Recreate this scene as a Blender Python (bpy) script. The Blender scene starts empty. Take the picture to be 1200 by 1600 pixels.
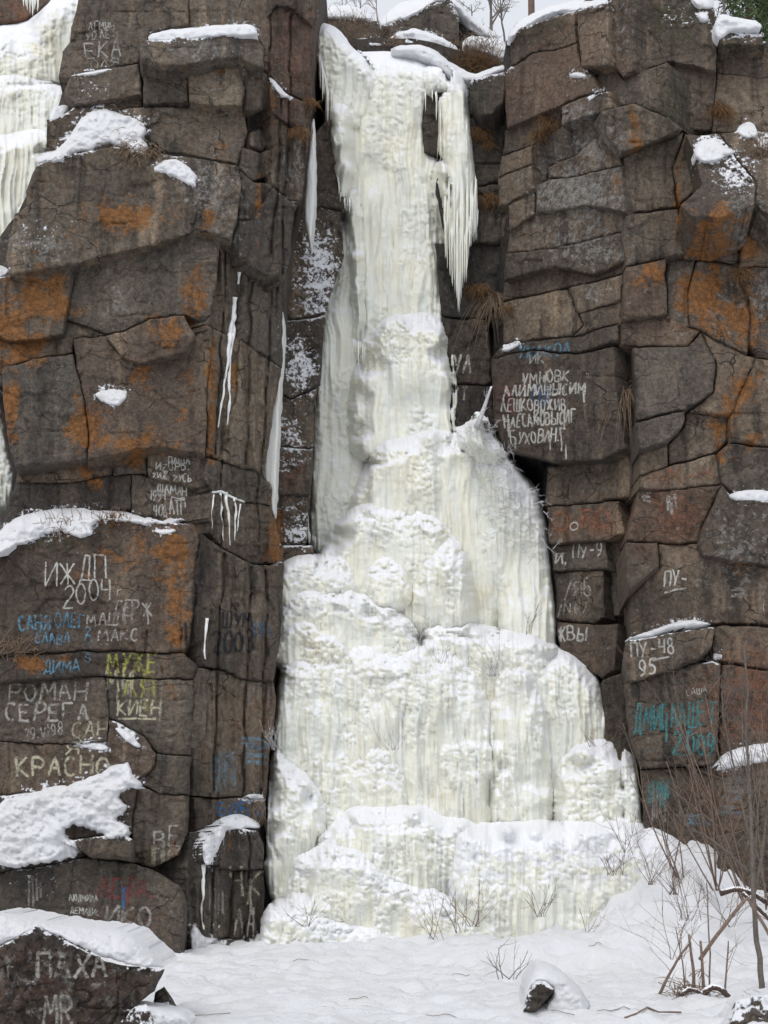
import bpy, math, random
import numpy as np
from mathutils import Vector
from mathutils.bvhtree import BVHTree

random.seed(7)
rng = np.random.default_rng(7)
SC = bpy.context.scene
COL = SC.collection

# ------------------------------------------------------------------ camera
CAM_H, PITCH, FOC = 1.6, math.radians(12.3), 2286.0      # focal length in pixels of a 1200x1600 frame
cam_data = bpy.data.cameras.new('camera')
cam = bpy.data.objects.new('camera', cam_data)
COL.objects.link(cam)
cam.location = (0, 0, CAM_H)
cam.rotation_euler = (math.pi / 2 + PITCH, 0, 0)
cam_data.sensor_fit = 'VERTICAL'
cam_data.sensor_height = 36.0
cam_data.lens = 36.0 * FOC / 1600.0
cam_data.clip_end = 3000
SC.camera = cam

# ------------------------------------------------------------------ overcast sky and sun
SUN_EL, SUN_AZ = math.radians(52), math.radians(205)      # azimuth from +Y clockwise: behind the camera, a little left
world = bpy.data.worlds.new('World')
SC.world = world
world.use_nodes = True
wn, wl = world.node_tree.nodes, world.node_tree.links
for n in list(wn):
    wn.remove(n)
sky = wn.new('ShaderNodeTexSky')
sky.sky_type = 'NISHITA'
sky.sun_disc = False
sky.sun_elevation = SUN_EL
sky.sun_rotation = SUN_AZ
sky.air_density = 1.0
sky.dust_density = 6.0
sky.ozone_density = 1.0
hs = wn.new('ShaderNodeHueSaturation')
hs.inputs['Saturation'].default_value = 0.30              # cloud cover takes most of the blue
deck = wn.new('ShaderNodeMix')                            # an even pale cloud deck over the clear sky
deck.data_type = 'RGBA'
deck.inputs[0].default_value = 0.82
deck.inputs[7].default_value = (4.75, 4.95, 5.35, 1)
bg = wn.new('ShaderNodeBackground')
bg.inputs['Strength'].default_value = 0.15
wo = wn.new('ShaderNodeOutputWorld')
wl.new(sky.outputs[0], hs.inputs['Color'])
wl.new(hs.outputs[0], deck.inputs[6])
wl.new(deck.outputs[2], bg.inputs['Color'])
wl.new(bg.outputs[0], wo.inputs['Surface'])
sun_data = bpy.data.lights.new('sun', 'SUN')
sun_data.energy = 0.8
sun_data.angle = math.radians(35)
sun_data.color = (1.0, 0.97, 0.93)
sun = bpy.data.objects.new('sun', sun_data)
COL.objects.link(sun)
sd = Vector((math.sin(SUN_AZ) * math.cos(SUN_EL), math.cos(SUN_AZ) * math.cos(SUN_EL), math.sin(SUN_EL)))
sun.rotation_euler = sd.to_track_quat('Z', 'Y').to_euler()
SC.view_settings.view_transform = 'Standard'
SC.view_settings.look = 'None'
SC.view_settings.gamma = 1.0
SC.view_settings.use_curve_mapping = False
SC.view_settings.exposure = 0.27

# ------------------------------------------------------------------ pixel rays
CT, ST = math.cos(PITCH), math.sin(PITCH)

def rays(px, py):
    u = (np.asarray(px, float) - 600) / FOC
    v = (800 - np.asarray(py, float)) / FOC
    return np.stack([u, CT - v * ST, ST + v * CT], -1)

def at(px, py, Y):
    d = rays(px, py)
    p = d * (np.asarray(Y, float) / d[..., 1])[..., None]
    p[..., 2] += CAM_H
    return p

def V(px, py, Y):
    return Vector(at(px, py, Y).tolist())

class Plane:
    def __init__(s, px, py, Y, n):
        s.n = np.array(n, float) / np.linalg.norm(n)
        s.p = at(px, py, Y)
    def Y(s, px, py):
        d = rays(px, py)
        o = s.p - np.array([0, 0, CAM_H])
        t = (o @ s.n) / (d @ s.n)
        return t * d[..., 1]

# ------------------------------------------------------------------ noise
def _h(ix, iy, iz, k=0):
    h = (ix.astype(np.int64) * 374761393 + iy.astype(np.int64) * 668265263 + iz.astype(np.int64) * 2147483647 + k * 974634541) & 0xffffffff
    h = ((h ^ (h >> 13)) * 1274126177) & 0xffffffff
    h = ((h ^ (h >> 16)) * 2246822519) & 0xffffffff
    return ((h ^ (h >> 15)) & 0xffffff) / float(0xffffff)

def vn(x, y, z=None, k=0):
    """smooth value noise, about -1..1"""
    x = np.asarray(x, float); y = np.asarray(y, float)
    z = np.zeros_like(x) if z is None else np.asarray(z, float)
    ix, iy, iz = np.floor(x), np.floor(y), np.floor(z)
    fx, fy, fz = x - ix, y - iy, z - iz
    fx, fy, fz = [f * f * f * (f * (f * 6 - 15) + 10) for f in (fx, fy, fz)]
    ix, iy, iz = ix.astype(np.int64), iy.astype(np.int64), iz.astype(np.int64)
    r = 0
    for a in (0, 1):
        wx = fx if a else 1 - fx
        for b in (0, 1):
            wy = fy if b else 1 - fy
            for c in (0, 1):
                wz = fz if c else 1 - fz
                r = r + wx * wy * wz * _h(ix + a, iy + b, iz + c, k)
    return r * 2 - 1

def fbm(x, y, z=None, o=4, k=0):
    s, a, f, t = 0, 1.0, 1.0, 0
    for i in range(o):
        s = s + a * vn(x * f, y * f, None if z is None else z * f, k + i * 17)
        t += a; a *= 0.5; f *= 2.03
    return s / t * 1.5

def worley(x, y, k=0, jit=0.9):
    """distance to nearest feature, its cell hashes and local offset"""
    ix, iy = np.floor(x).astype(np.int64), np.floor(y).astype(np.int64)
    best = np.full(x.shape, 9.0); b2 = best.copy()
    hx = np.zeros_like(best); hy = hx.copy(); h1 = hx.copy(); h2 = hx.copy()
    zz = np.zeros_like(ix)
    for a in (-1, 0, 1):
        for b in (-1, 0, 1):
            cx, cy = ix + a, iy + b
            fx = cx + 0.5 + jit * (_h(cx, cy, zz, k) - 0.5)
            fy = cy + 0.5 + jit * (_h(cx, cy, zz, k + 1) - 0.5)
            d = np.hypot(x - fx, y - fy)
            m = d < best
            b2 = np.where(m, best, np.minimum(b2, d))
            hx = np.where(m, x - fx, hx); hy = np.where(m, y - fy, hy)
            h1 = np.where(m, _h(cx, cy, zz, k + 2), h1); h2 = np.where(m, _h(cx, cy, zz, k + 3), h2)
            best = np.where(m, d, best)
    return best, b2, hx, hy, h1, h2

def sstep(a, b, x):
    t = np.clip((x - a) / (b - a), 0, 1)
    return t * t * (3 - 2 * t)

# ------------------------------------------------------------------ objects
def mk(name, verts, faces, mat, parent=None, smooth=True, attrs=None, flat_from=None, mats=None, midx=None):
    v = np.asarray(verts, float).reshape(-1, 3)
    lo, hi = v.min(0), v.max(0)
    org = np.array([(lo[0] + hi[0]) / 2, (lo[1] + hi[1]) / 2, lo[2]])
    me = bpy.data.meshes.new(name)
    me.from_pydata((v - org).tolist(), [], faces if isinstance(faces, list) else faces.tolist())
    if smooth:
        sm = np.ones(len(me.polygons), bool)
        if flat_from is not None:
            sm[flat_from:] = False
        me.polygons.foreach_set('use_smooth', sm)
    if attrs:
        for k, a in attrs.items():
            at_ = me.attributes.new(k, 'FLOAT', 'POINT')
            at_.data.foreach_set('value', np.asarray(a, np.float32))
    for m in (mats or [mat]):
        me.materials.append(m)
    if midx is not None:
        me.polygons.foreach_set('material_index', np.asarray(midx, np.int32))
    me.update()
    o = bpy.data.objects.new(name, me)
    COL.objects.link(o)
    o.location = org
    if parent is not None:
        o.parent = parent
        o.location = org - np.array(world_loc(parent))
    return o

def world_loc(o):
    l = Vector(o.location)
    while o.parent is not None:
        o = o.parent
        l = l + o.location
    return l

def tag(o, label, cat, group=None):
    o['label'] = label; o['category'] = cat
    if group: o['group'] = group
    return o

def empty(name, loc, label, cat, group=None):
    o = bpy.data.objects.new(name, None)
    COL.objects.link(o)
    o.location = loc
    o.empty_display_size = 0.2
    return tag(o, label, cat, group)

# ------------------------------------------------------------------ sheets: a traced outline meshed on a fine grid with its own depth
def refine(poly, step=6.0, rough=1.2, k=0):
    P = np.asarray(poly, float)
    out = []
    for i in range(len(P)):
        a, b = P[i], P[(i + 1) % len(P)]
        n = max(1, int(np.hypot(*(b - a)) / step))
        t = np.arange(n)[:, None] / n
        out.append(a + (b - a) * t)
    Q = np.concatenate(out)
    if rough:
        q = Q.copy()
        for s, am in ((31.0, 1.0), (13.0, 0.7), (6.0, 0.5)):
            Q[:, 0] += rough * am * vn(q[:, 0] / s, q[:, 1] / s, None, 11 + k)
            Q[:, 1] += rough * am * vn(q[:, 0] / s, q[:, 1] / s, None, 29 + k)
    return Q

def chaikin(poly, n=2):
    P = np.asarray(poly, float)
    for _ in range(n):
        N = np.roll(P, -1, 0)
        P = np.stack([P * .75 + N * .25, P * .25 + N * .75], 1).reshape(-1, 2)
    return P

def sdf(P, x, y):
    """signed distance (inside > 0) and nearest boundary point"""
    A = P; B = np.roll(P, -1, 0)
    bd = np.full(x.shape, 1e9); qx = x.copy(); qy = y.copy()
    ins = np.zeros(x.shape, bool)
    for (ax, ay), (bx, by) in zip(A, B):
        ex, ey = bx - ax, by - ay
        L = ex * ex + ey * ey + 1e-12
        t = np.clip(((x - ax) * ex + (y - ay) * ey) / L, 0, 1)
        nx, ny = ax + t * ex, ay + t * ey
        d = (x - nx) ** 2 + (y - ny) ** 2
        m = d < bd
        bd = np.where(m, d, bd); qx = np.where(m, nx, qx); qy = np.where(m, ny, qy)
        if ay != by:
            c = ((ay > y) != (by > y)) & (x < ex * (y - ay) / (by - ay) + ax)
            ins ^= c
    d = np.sqrt(bd)
    return np.where(ins, d, -d), qx, qy

def grid_in(P, step, inset=0.0):
    x0, y0 = P.min(0) - step; x1, y1 = P.max(0) + step
    gx = np.arange(x0, x1 + step, step); gy = np.arange(y0, y1 + step, step)
    X, Y = np.meshgrid(gx, gy)
    ny, nx = X.shape
    x, y = X.ravel(), Y.ravel()
    s, qx, qy = sdf(P, x, y)
    valid = s > inset - 0.72 * step
    edge = valid & (s < inset + 0.28 * step)
    # inward direction from the nearest boundary point
    dx, dy = x - qx, y - qy
    L = np.hypot(dx, dy) + 1e-9
    sg = np.sign(s)
    ux, uy = dx / L * sg, dy / L * sg
    x = np.where(edge, qx + ux * inset, x); y = np.where(edge, qy + uy * inset, y)
    s = np.where(edge, inset, s)
    idx = np.arange(ny * nx).reshape(ny, nx)
    a, b, c, d = idx[:-1, :-1].ravel(), idx[:-1, 1:].ravel(), idx[1:, 1:].ravel(), idx[1:, :-1].ravel()
    va, vb, vc, vd = valid[a], valid[b], valid[c], valid[d]
    q = va & vb & vc & vd
    faces = [list(f) for f in np.stack([a, d, c, b], 1)[q].tolist()]
    n = va.astype(int) + vb + vc + vd
    for f in np.nonzero(n == 3)[0]:
        t = [i for i, v in ((a[f], va[f]), (d[f], vd[f]), (c[f], vc[f]), (b[f], vb[f])) if v]
        faces.append([int(i) for i in t])
    used = np.zeros(len(x), bool)
    for f in faces:
        used[f] = True
    remap = np.cumsum(used) - 1
    faces = [[int(remap[i]) for i in f] for f in faces]
    return x[used], y[used], s[used] - inset, faces

def boundary(faces):
    e = {}
    for f in faces:
        for i in range(len(f)):
            a, b = f[i], f[(i + 1) % len(f)]
            if (b, a) in e: del e[(b, a)]
            else: e[(a, b)] = 1
    return list(e)

def skirt(verts, faces, back, split=False):
    """close the sides of a sheet by drawing its rim back along 'back' (3-vector or per-vertex array)"""
    E = boundary(faces)
    rim = sorted({i for e in E for i in e})
    m = {r: len(verts) + i for i, r in enumerate(rim)}
    back = np.asarray(back, float)
    bv = verts[rim] + (back if back.ndim == 1 else back[rim])
    if split:      # a crisp arris: the sides get rim vertices of their own
        k = len(rim)
        t = {r: len(verts) + k + i for i, r in enumerate(rim)}
        nf = [[t[b], t[a], m[a], m[b]] for a, b in E]
        return np.concatenate([verts, bv, verts[rim]]), faces + nf, rim + rim, len(faces)
    nf = [[b, a, m[a], m[b]] for a, b in E]
    return np.concatenate([verts, bv]), faces + nf, rim, len(faces)

# ------------------------------------------------------------------ materials
def newmat(name):
    m = bpy.data.materials.new(name)
    m.use_nodes = True
    nt = m.node_tree
    for n in list(nt.nodes): nt.nodes.remove(n)
    out = nt.nodes.new('ShaderNodeOutputMaterial')
    bs = nt.nodes.new('ShaderNodeBsdfPrincipled')
    nt.links.new(bs.outputs[0], out.inputs['Surface'])
    return m, nt, bs, out

class NB:
    def __init__(s, nt): s.nt = nt; s.N = nt.nodes; s.L = nt.links
    def set(s, sock, v):
        if hasattr(v, 'is_output') or isinstance(v, bpy.types.NodeSocket): s.L.new(v, sock)
        elif isinstance(v, (tuple, list)) and len(v) == 3 and sock.type == 'RGBA': sock.default_value = (*v, 1)
        else: sock.default_value = v
    def math(s, op, a, b=0.0, clamp=False):
        n = s.N.new('ShaderNodeMath'); n.operation = op; n.use_clamp = clamp
        s.set(n.inputs[0], a); s.set(n.inputs[1], b); return n.outputs[0]
    def mix(s, f, a, b, mode='MIX'):
        n = s.N.new('ShaderNodeMix'); n.data_type = 'RGBA'; n.blend_type = mode
        s.set(n.inputs[0], f); s.set(n.inputs[6], a); s.set(n.inputs[7], b); return n.outputs[2]
    def ramp(s, f, lo, hi):
        n = s.N.new('ShaderNodeMapRange'); n.interpolation_type = 'SMOOTHSTEP'
        s.set(n.inputs[0], f); n.inputs[1].default_value = lo; n.inputs[2].default_value = hi; return n.outputs[0]
    def attr(s, name):
        n = s.N.new('ShaderNodeAttribute'); n.attribute_name = name; return n.outputs['Fac']
    def pos(s):
        return s.N.new('ShaderNodeNewGeometry').outputs['Position']
    def normz(s):
        g = s.N.new('ShaderNodeNewGeometry'); x = s.N.new('ShaderNodeSeparateXYZ')
        s.L.new(g.outputs['Normal'], x.inputs[0]); return x.outputs[2]
    def scaled(s, v, sc):
        n = s.N.new('ShaderNodeVectorMath'); n.operation = 'MULTIPLY'
        s.L.new(v, n.inputs[0]); n.inputs[1].default_value = sc; return n.outputs[0]
    def noise(s, v, scale, detail=6, rough=0.6, dist=0.0):
        n = s.N.new('ShaderNodeTexNoise'); s.L.new(v, n.inputs['Vector'])
        n.inputs['Scale'].default_value = scale; n.inputs['Detail'].default_value = detail
        n.inputs['Roughness'].default_value = rough; n.inputs['Distortion'].default_value = dist
        return n.outputs['Fac']
    def voro(s, v, scale, feat='F1'):
        n = s.N.new('ShaderNodeTexVoronoi'); n.feature = feat; s.L.new(v, n.inputs['Vector'])
        n.inputs['Scale'].default_value = scale; return n.outputs['Distance']
    def bump(s, h, strength, dist, nrm=None):
        n = s.N.new('ShaderNodeBump'); n.inputs['Strength'].default_value = strength; n.inputs['Distance'].default_value = dist
        s.L.new(h, n.inputs['Height'])
        if nrm is not None: s.L.new(nrm, n.inputs['Normal'])
        return n.outputs[0]
    def rand(s):
        return s.N.new('ShaderNodeObjectInfo').outputs['Random']

SNOW = (0.86, 0.87, 0.90)

def rock_material(name, tint=(1, 1, 1)):
    m, nt, bs, out = newmat(name); b = NB(nt)
    P = b.pos()
    n1 = b.noise(P, 1.3, 4, 0.6)
    n2 = b.noise(P, 7.0, 5, 0.7)
    n3 = b.noise(b.scaled(P, (5.0, 5.0, 0.45)), 1.0, 4, 0.6)       # run-off streaks
    n4 = b.noise(P, 42.0, 3, 0.65)
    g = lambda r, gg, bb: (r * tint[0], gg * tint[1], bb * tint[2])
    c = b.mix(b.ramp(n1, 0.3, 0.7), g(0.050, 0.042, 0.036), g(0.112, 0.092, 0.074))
    c = b.mix(b.ramp(n2, 0.40, 0.64), c, g(0.088, 0.083, 0.078))
    n5 = b.noise(b.scaled(P, (1.7, 1.7, 0.35)), 1.0, 4, 0.55)
    sk = b.math('MULTIPLY', b.ramp(n3, 0.50, 0.66), b.ramp(n5, 0.42, 0.62))
    c = b.mix(b.math('MULTIPLY', sk, 0.80), c, g(0.205, 0.172, 0.135))
    c = b.mix(b.math('MULTIPLY', b.ramp(n3, 0.48, 0.32), 0.88), c, g(0.026, 0.023, 0.022))
    tn = b.math('MULTIPLY', b.attr('tan'), b.ramp(b.math('ADD', b.math('MULTIPLY', n3, 0.7), b.math('MULTIPLY', n2, 0.4)), 0.36, 0.62))
    c = b.mix(b.math('MULTIPLY', tn, 0.85, True), c, (0.250, 0.205, 0.155))
    # hairline cracks
    w = b.N.new('ShaderNodeVectorMath'); w.operation = 'ADD'
    wnz = b.N.new('ShaderNodeTexNoise'); nt.links.new(P, wnz.inputs['Vector']); wnz.inputs['Scale'].default_value = 2.5
    nt.links.new(P, w.inputs[0]); nt.links.new(b.scaled(wnz.outputs['Color'], (0.35, 0.35, 0.35)), w.inputs[1])
    ce = b.voro(b.scaled(w.outputs[0], (1.0, 1.0, 1.9)), 1.35, 'DISTANCE_TO_EDGE')
    crack = b.math('MULTIPLY', b.ramp(ce, 0.014, 0.003), b.ramp(n1, 0.46, 0.54))
    c = b.mix(b.math('MULTIPLY', crack, 0.85), c, (0.012, 0.010, 0.009))
    # block to block tint
    r = b.rand()
    c = b.mix(0.9, c, b.mix(r, (0.52, 0.52, 0.54), (1.42, 1.34, 1.22)), 'MULTIPLY')
    r2 = b.math('FRACT', b.math('MULTIPLY', r, 7.31))
    c = b.mix(b.math('MULTIPLY', b.ramp(r2, 0.6, 1.0), 0.32), c, g(0.105, 0.068, 0.050))
    r3 = b.math('FRACT', b.math('MULTIPLY', r, 13.7))
    c = b.mix(b.math('MULTIPLY', b.ramp(r3, 0.62, 0.9), 0.36), c, g(0.098, 0.092, 0.086))
    # wet black stain with recess shade painted in, red stain, lichens
    dk = b.math('MULTIPLY', b.attr('dark'), b.ramp(b.noise(P, 3.0, 4, 0.7), 0.25, 0.62))
    c = b.mix(b.math('MULTIPLY', dk, 0.75, True), c, g(0.018, 0.016, 0.016))
    rd = b.math('MULTIPLY', b.attr('red'), b.ramp(b.noise(P, 4.0, 4, 0.65), 0.35, 0.6))
    c = b.mix(b.math('MULTIPLY', rd, 0.75, True), c, (0.165, 0.068, 0.036))
    pl = b.math('ADD', b.math('MULTIPLY', b.attr('pale'), 0.20), b.noise(P, 9.0, 5, 0.78))
    c = b.mix(b.math('MULTIPLY', b.ramp(pl, 0.60, 0.72), 0.70), c, (0.235, 0.232, 0.222))
    ms = b.math('MULTIPLY', b.attr('moss'), b.ramp(b.noise(P, 11.0, 3, 0.7), 0.4, 0.58))
    c = b.mix(ms, c, (0.035, 0.036, 0.014))
    on = b.noise(P, 3.6, 6, 0.72)
    orr = b.math('ADD', b.math('MULTIPLY', b.attr('orange'), 0.35), b.math('ADD', on, b.math('MULTIPLY', b.math('SUBTRACT', n4, 0.5), 0.35)))
    of = b.ramp(orr, 0.68, 0.78)
    oc = b.mix(b.noise(P, 14.0, 2, 0.6), (0.120, 0.052, 0.016), (0.290, 0.118, 0.024))
    c = b.mix(b.math('MULTIPLY', of, 0.85), c, oc)
    # mottling and speckle
    n6 = b.noise(P, 16.0, 5, 0.75)
    c = b.mix(0.78, c, b.mix(b.ramp(n6, 0.30, 0.70), (0.50, 0.50, 0.50), (1.55, 1.53, 1.48)), 'MULTIPLY')
    c = b.mix(0.55, c, b.mix(b.ramp(n4, 0.3, 0.72), (0.62, 0.62, 0.62), (1.42, 1.40, 1.37)), 'MULTIPLY')
    c = b.mix(b.math('MULTIPLY', b.ramp(b.noise(P, 55.0, 2, 0.7), 0.66, 0.74), 0.5), c, (0.26, 0.25, 0.23))
    # snow dust: on upward facets and where it was blown onto the face
    sn = b.math('ADD', b.math('MULTIPLY', b.attr('snow'), 0.42), b.math('MULTIPLY', b.math('MAXIMUM', b.normz(), -0.2), 0.24))
    vs = b.noise(P, 17.0, 4, 0.72)
    sf = b.ramp(b.math('ADD', sn, vs), 0.80, 0.88)
    c = b.mix(sf, c, SNOW)
    nt.links.new(c, bs.inputs['Base Color'])
    rr = b.N.new('ShaderNodeMapRange'); nt.links.new(n2, rr.inputs[0]); rr.inputs[3].default_value = 0.55; rr.inputs[4].default_value = 0.92
    nt.links.new(rr.outputs[0], bs.inputs['Roughness'])
    bs.inputs['Specular IOR Level'].default_value = 0.35
    hgt = b.math('SUBTRACT', b.math('ADD', b.math('MULTIPLY', n2, 0.6), b.math('ADD', b.math('MULTIPLY', b.math('ADD', n6, b.math('MULTIPLY', n4, 0.5)), 0.8), b.math('MULTIPLY', sf, 0.5))), b.math('MULTIPLY', crack, 0.5))
    nt.links.new(b.bump(hgt, 0.9, 0.045), bs.inputs['Normal'])
    return m

def ice_material(name, warm=1.0, dim=1.0):
    m, nt, bs, out = newmat(name); b = NB(nt)
    P = b.pos()
    st = b.noise(b.scaled(P, (7.0, 7.0, 0.35)), 1.0, 4, 0.6)
    st2 = b.noise(b.scaled(P, (26.0, 26.0, 1.3)), 1.0, 4, 0.6)
    big = b.noise(P, 0.9, 4, 0.5)
    c = b.mix(b.ramp(st, 0.35, 0.66), (0.80 * dim, 0.82 * dim, 0.765 * dim), (0.845 * dim, 0.836 * dim, 0.725 * dim))
    yl = b.math('MULTIPLY', b.ramp(b.math('ADD', st2, b.math('MULTIPLY', b.math('SUBTRACT', big, 0.5), 1.0)), 0.50, 0.80), 0.50 * warm, True)
    c = b.mix(yl, c, (0.71 * dim, 0.64 * dim, 0.46 * dim))
    gr = b.ramp(b.math('ADD', b.noise(b.scaled(P, (15.0, 15.0, 0.9)), 1.0, 5, 0.65), b.math('MULTIPLY', b.math('SUBTRACT', big, 0.5), -0.8)), 0.56, 0.76)
    c = b.mix(b.math('MULTIPLY', gr, 0.26), c, (0.58 * dim, 0.61 * dim, 0.58 * dim))
    nz = b.normz()
    fr = b.noise(P, 24.0, 4, 0.7)
    sf = b.ramp(b.math('ADD', nz, b.math('MULTIPLY', b.math('SUBTRACT', fr, 0.5), 1.3)), 0.26, 0.55)
    c = b.mix(b.math('MAXIMUM', sf, b.attr('snow')), c, SNOW)
    nt.links.new(c, bs.inputs['Base Color'])
    rr = b.N.new('ShaderNodeMapRange'); nt.links.new(sf, rr.inputs[0]); rr.inputs[3].default_value = 0.30; rr.inputs[4].default_value = 0.85
    nt.links.new(rr.outputs[0], bs.inputs['Roughness'])
    bs.inputs['IOR'].default_value = 1.31
    bs.inputs['Specular IOR Level'].default_value = 0.5
    bs.inputs['Subsurface Weight'].default_value = 0.35
    bs.inputs['Subsurface Radius'].default_value = (0.030, 0.030, 0.022)
    bs.inputs['Subsurface Scale'].default_value = 1.0
    st3 = b.noise(b.scaled(P, (60.0, 60.0, 4.0)), 1.0, 3, 0.6)
    dot = b.voro(b.scaled(P, (1.0, 1.0, 0.8)), 13.0, 'SMOOTH_F1')
    h = b.math('ADD', b.math('ADD', b.math('MULTIPLY', st2, 0.7), b.math('MULTIPLY', st3, 0.3)), b.math('ADD', b.math('MULTIPLY', fr, 0.5), b.math('MULTIPLY', dot, -0.35)))
    nt.links.new(b.bump(h, 0.6, 0.035), bs.inputs['Normal'])
    return m

def snow_material(name, dirty=0.0):
    m, nt, bs, out = newmat(name); b = NB(nt)
    P = b.pos()
    n = b.noise(P, 2.2, 6, 0.6); f = b.noise(P, 34.0, 6, 0.7); g = b.noise(P, 160.0, 3, 0.6)
    c = b.mix(b.ramp(n, 0.35, 0.7), SNOW, (0.83, 0.83, 0.835))
    if dirty:
        d = b.noise(b.scaled(P, (6.0, 2.0, 6.0)), 1.0, 8, 0.75)
        c = b.mix(b.math('MULTIPLY', b.ramp(d, 0.60, 0.74), dirty), c, (0.56, 0.53, 0.48))
        sp = b.noise(P, 75.0, 3, 0.5)
        c = b.mix(b.math('MULTIPLY', b.ramp(sp, 0.74, 0.80), dirty), c, (0.16, 0.12, 0.09))
    nt.links.new(c, bs.inputs['Base Color'])
    bs.inputs['Roughness'].default_value = 0.85
    bs.inputs['Specular IOR Level'].default_value = 0.25
    bs.inputs['Subsurface Weight'].default_value = 0.0
    h = b.math('ADD', b.math('MULTIPLY', b.noise(P, 11.0, 6, 0.65), 1.2), b.math('ADD', b.math('MULTIPLY', f, 0.8), b.math('MULTIPLY', g, 0.25)))
    nt.links.new(b.bump(h, 0.8, 0.04), bs.inputs['Normal'])
    return m

def plain_material(name, c1, c2, scale=20.0, rough=0.8, snow=0.0):
    m, nt, bs, out = newmat(name); b = NB(nt)
    P = b.pos()
    n = b.noise(P, scale, 5, 0.65)
    c = b.mix(b.ramp(n, 0.3, 0.7), c1, c2)
    if snow:
        sf = b.ramp(b.math('ADD', b.normz(), b.math('MULTIPLY', b.math('SUBTRACT', b.noise(P, 30.0, 4, 0.7), 0.5), 1.2)), 0.8 - snow, 1.0 - snow)
        c = b.mix(sf, c, SNOW)
    nt.links.new(c, bs.inputs['Base Color'])
    bs.inputs['Roughness'].default_value = rough
    nt.links.new(b.bump(n, 0.5, 0.01), bs.inputs['Normal'])
    return m

def paint_material(name, col, wear=0.5):
    """old brushed paint: worn through to the rock in flakes"""
    m, nt, bs, out = newmat(name); b = NB(nt)
    P = b.pos()
    n = b.noise(P, 28.0, 7, 0.72); n2 = b.noise(P, 6.0, 5, 0.6)
    c = b.mix(b.ramp(n2, 0.3, 0.7), tuple(x * 0.72 for x in col), col)
    nt.links.new(c, bs.inputs['Base Color'])
    bs.inputs['Roughness'].default_value = 0.8
    tr = b.N.new('ShaderNodeBsdfTransparent'); mx = b.N.new('ShaderNodeMixShader')
    f = b.math('ADD', b.math('MULTIPLY', n, 0.75), b.math('MULTIPLY', n2, 0.35))
    a = b.math('MULTIPLY', b.ramp(f, 0.40 + 0.18 * (wear - 0.5), 0.56 + 0.18 * (wear - 0.5)), 1.0 - 0.32 * wear)
    a = b.math('MULTIPLY', a, b.attr('cover'))
    nt.links.new(a, mx.inputs[0]); nt.links.new(tr.outputs[0], mx.inputs[1]); nt.links.new(bs.outputs[0], mx.inputs[2])
    nt.links.new(mx.outputs[0], out.inputs['Surface'])
    return m

M = {
    'rock': rock_material('brown_basalt', (1.10, 1.05, 0.99)),
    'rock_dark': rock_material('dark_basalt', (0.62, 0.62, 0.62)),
    'rock_warm': rock_material('warm_basalt', (1.17, 1.07, 0.99)),
    'ice': ice_material('cream_ice'),
    'ice_dim': ice_material('grey_ice', 0.4, 0.97),
    'snow': snow_material('fresh_snow'),
    'ground': snow_material('trodden_snow', 0.55),
    'bark': plain_material('brown_bark', (0.12, 0.082, 0.062), (0.26, 0.185, 0.145), 40),
    'bark_grey': plain_material('grey_bark', (0.090, 0.075, 0.062), (0.17, 0.145, 0.125), 40),
    'bark_frost': plain_material('frosted_bark', (0.26, 0.25, 0.245), (0.70, 0.70, 0.72), 60, 0.8, 0.5),
    'grass': plain_material('dry_grass', (0.115, 0.058, 0.022), (0.24, 0.135, 0.055), 25),
    'grass_pale': plain_material('pale_dry_grass', (0.17, 0.115, 0.07), (0.30, 0.21, 0.14), 25),
    'root': plain_material('dark_root', (0.045, 0.028, 0.022), (0.095, 0.06, 0.045), 30, 0.85, 0.35),
    'needle': plain_material('green_needles', (0.035, 0.06, 0.022), (0.085, 0.12, 0.04), 10),
    'pinebark': plain_material('pine_bark', (0.10, 0.06, 0.04), (0.17, 0.11, 0.08), 14),
}

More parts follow.
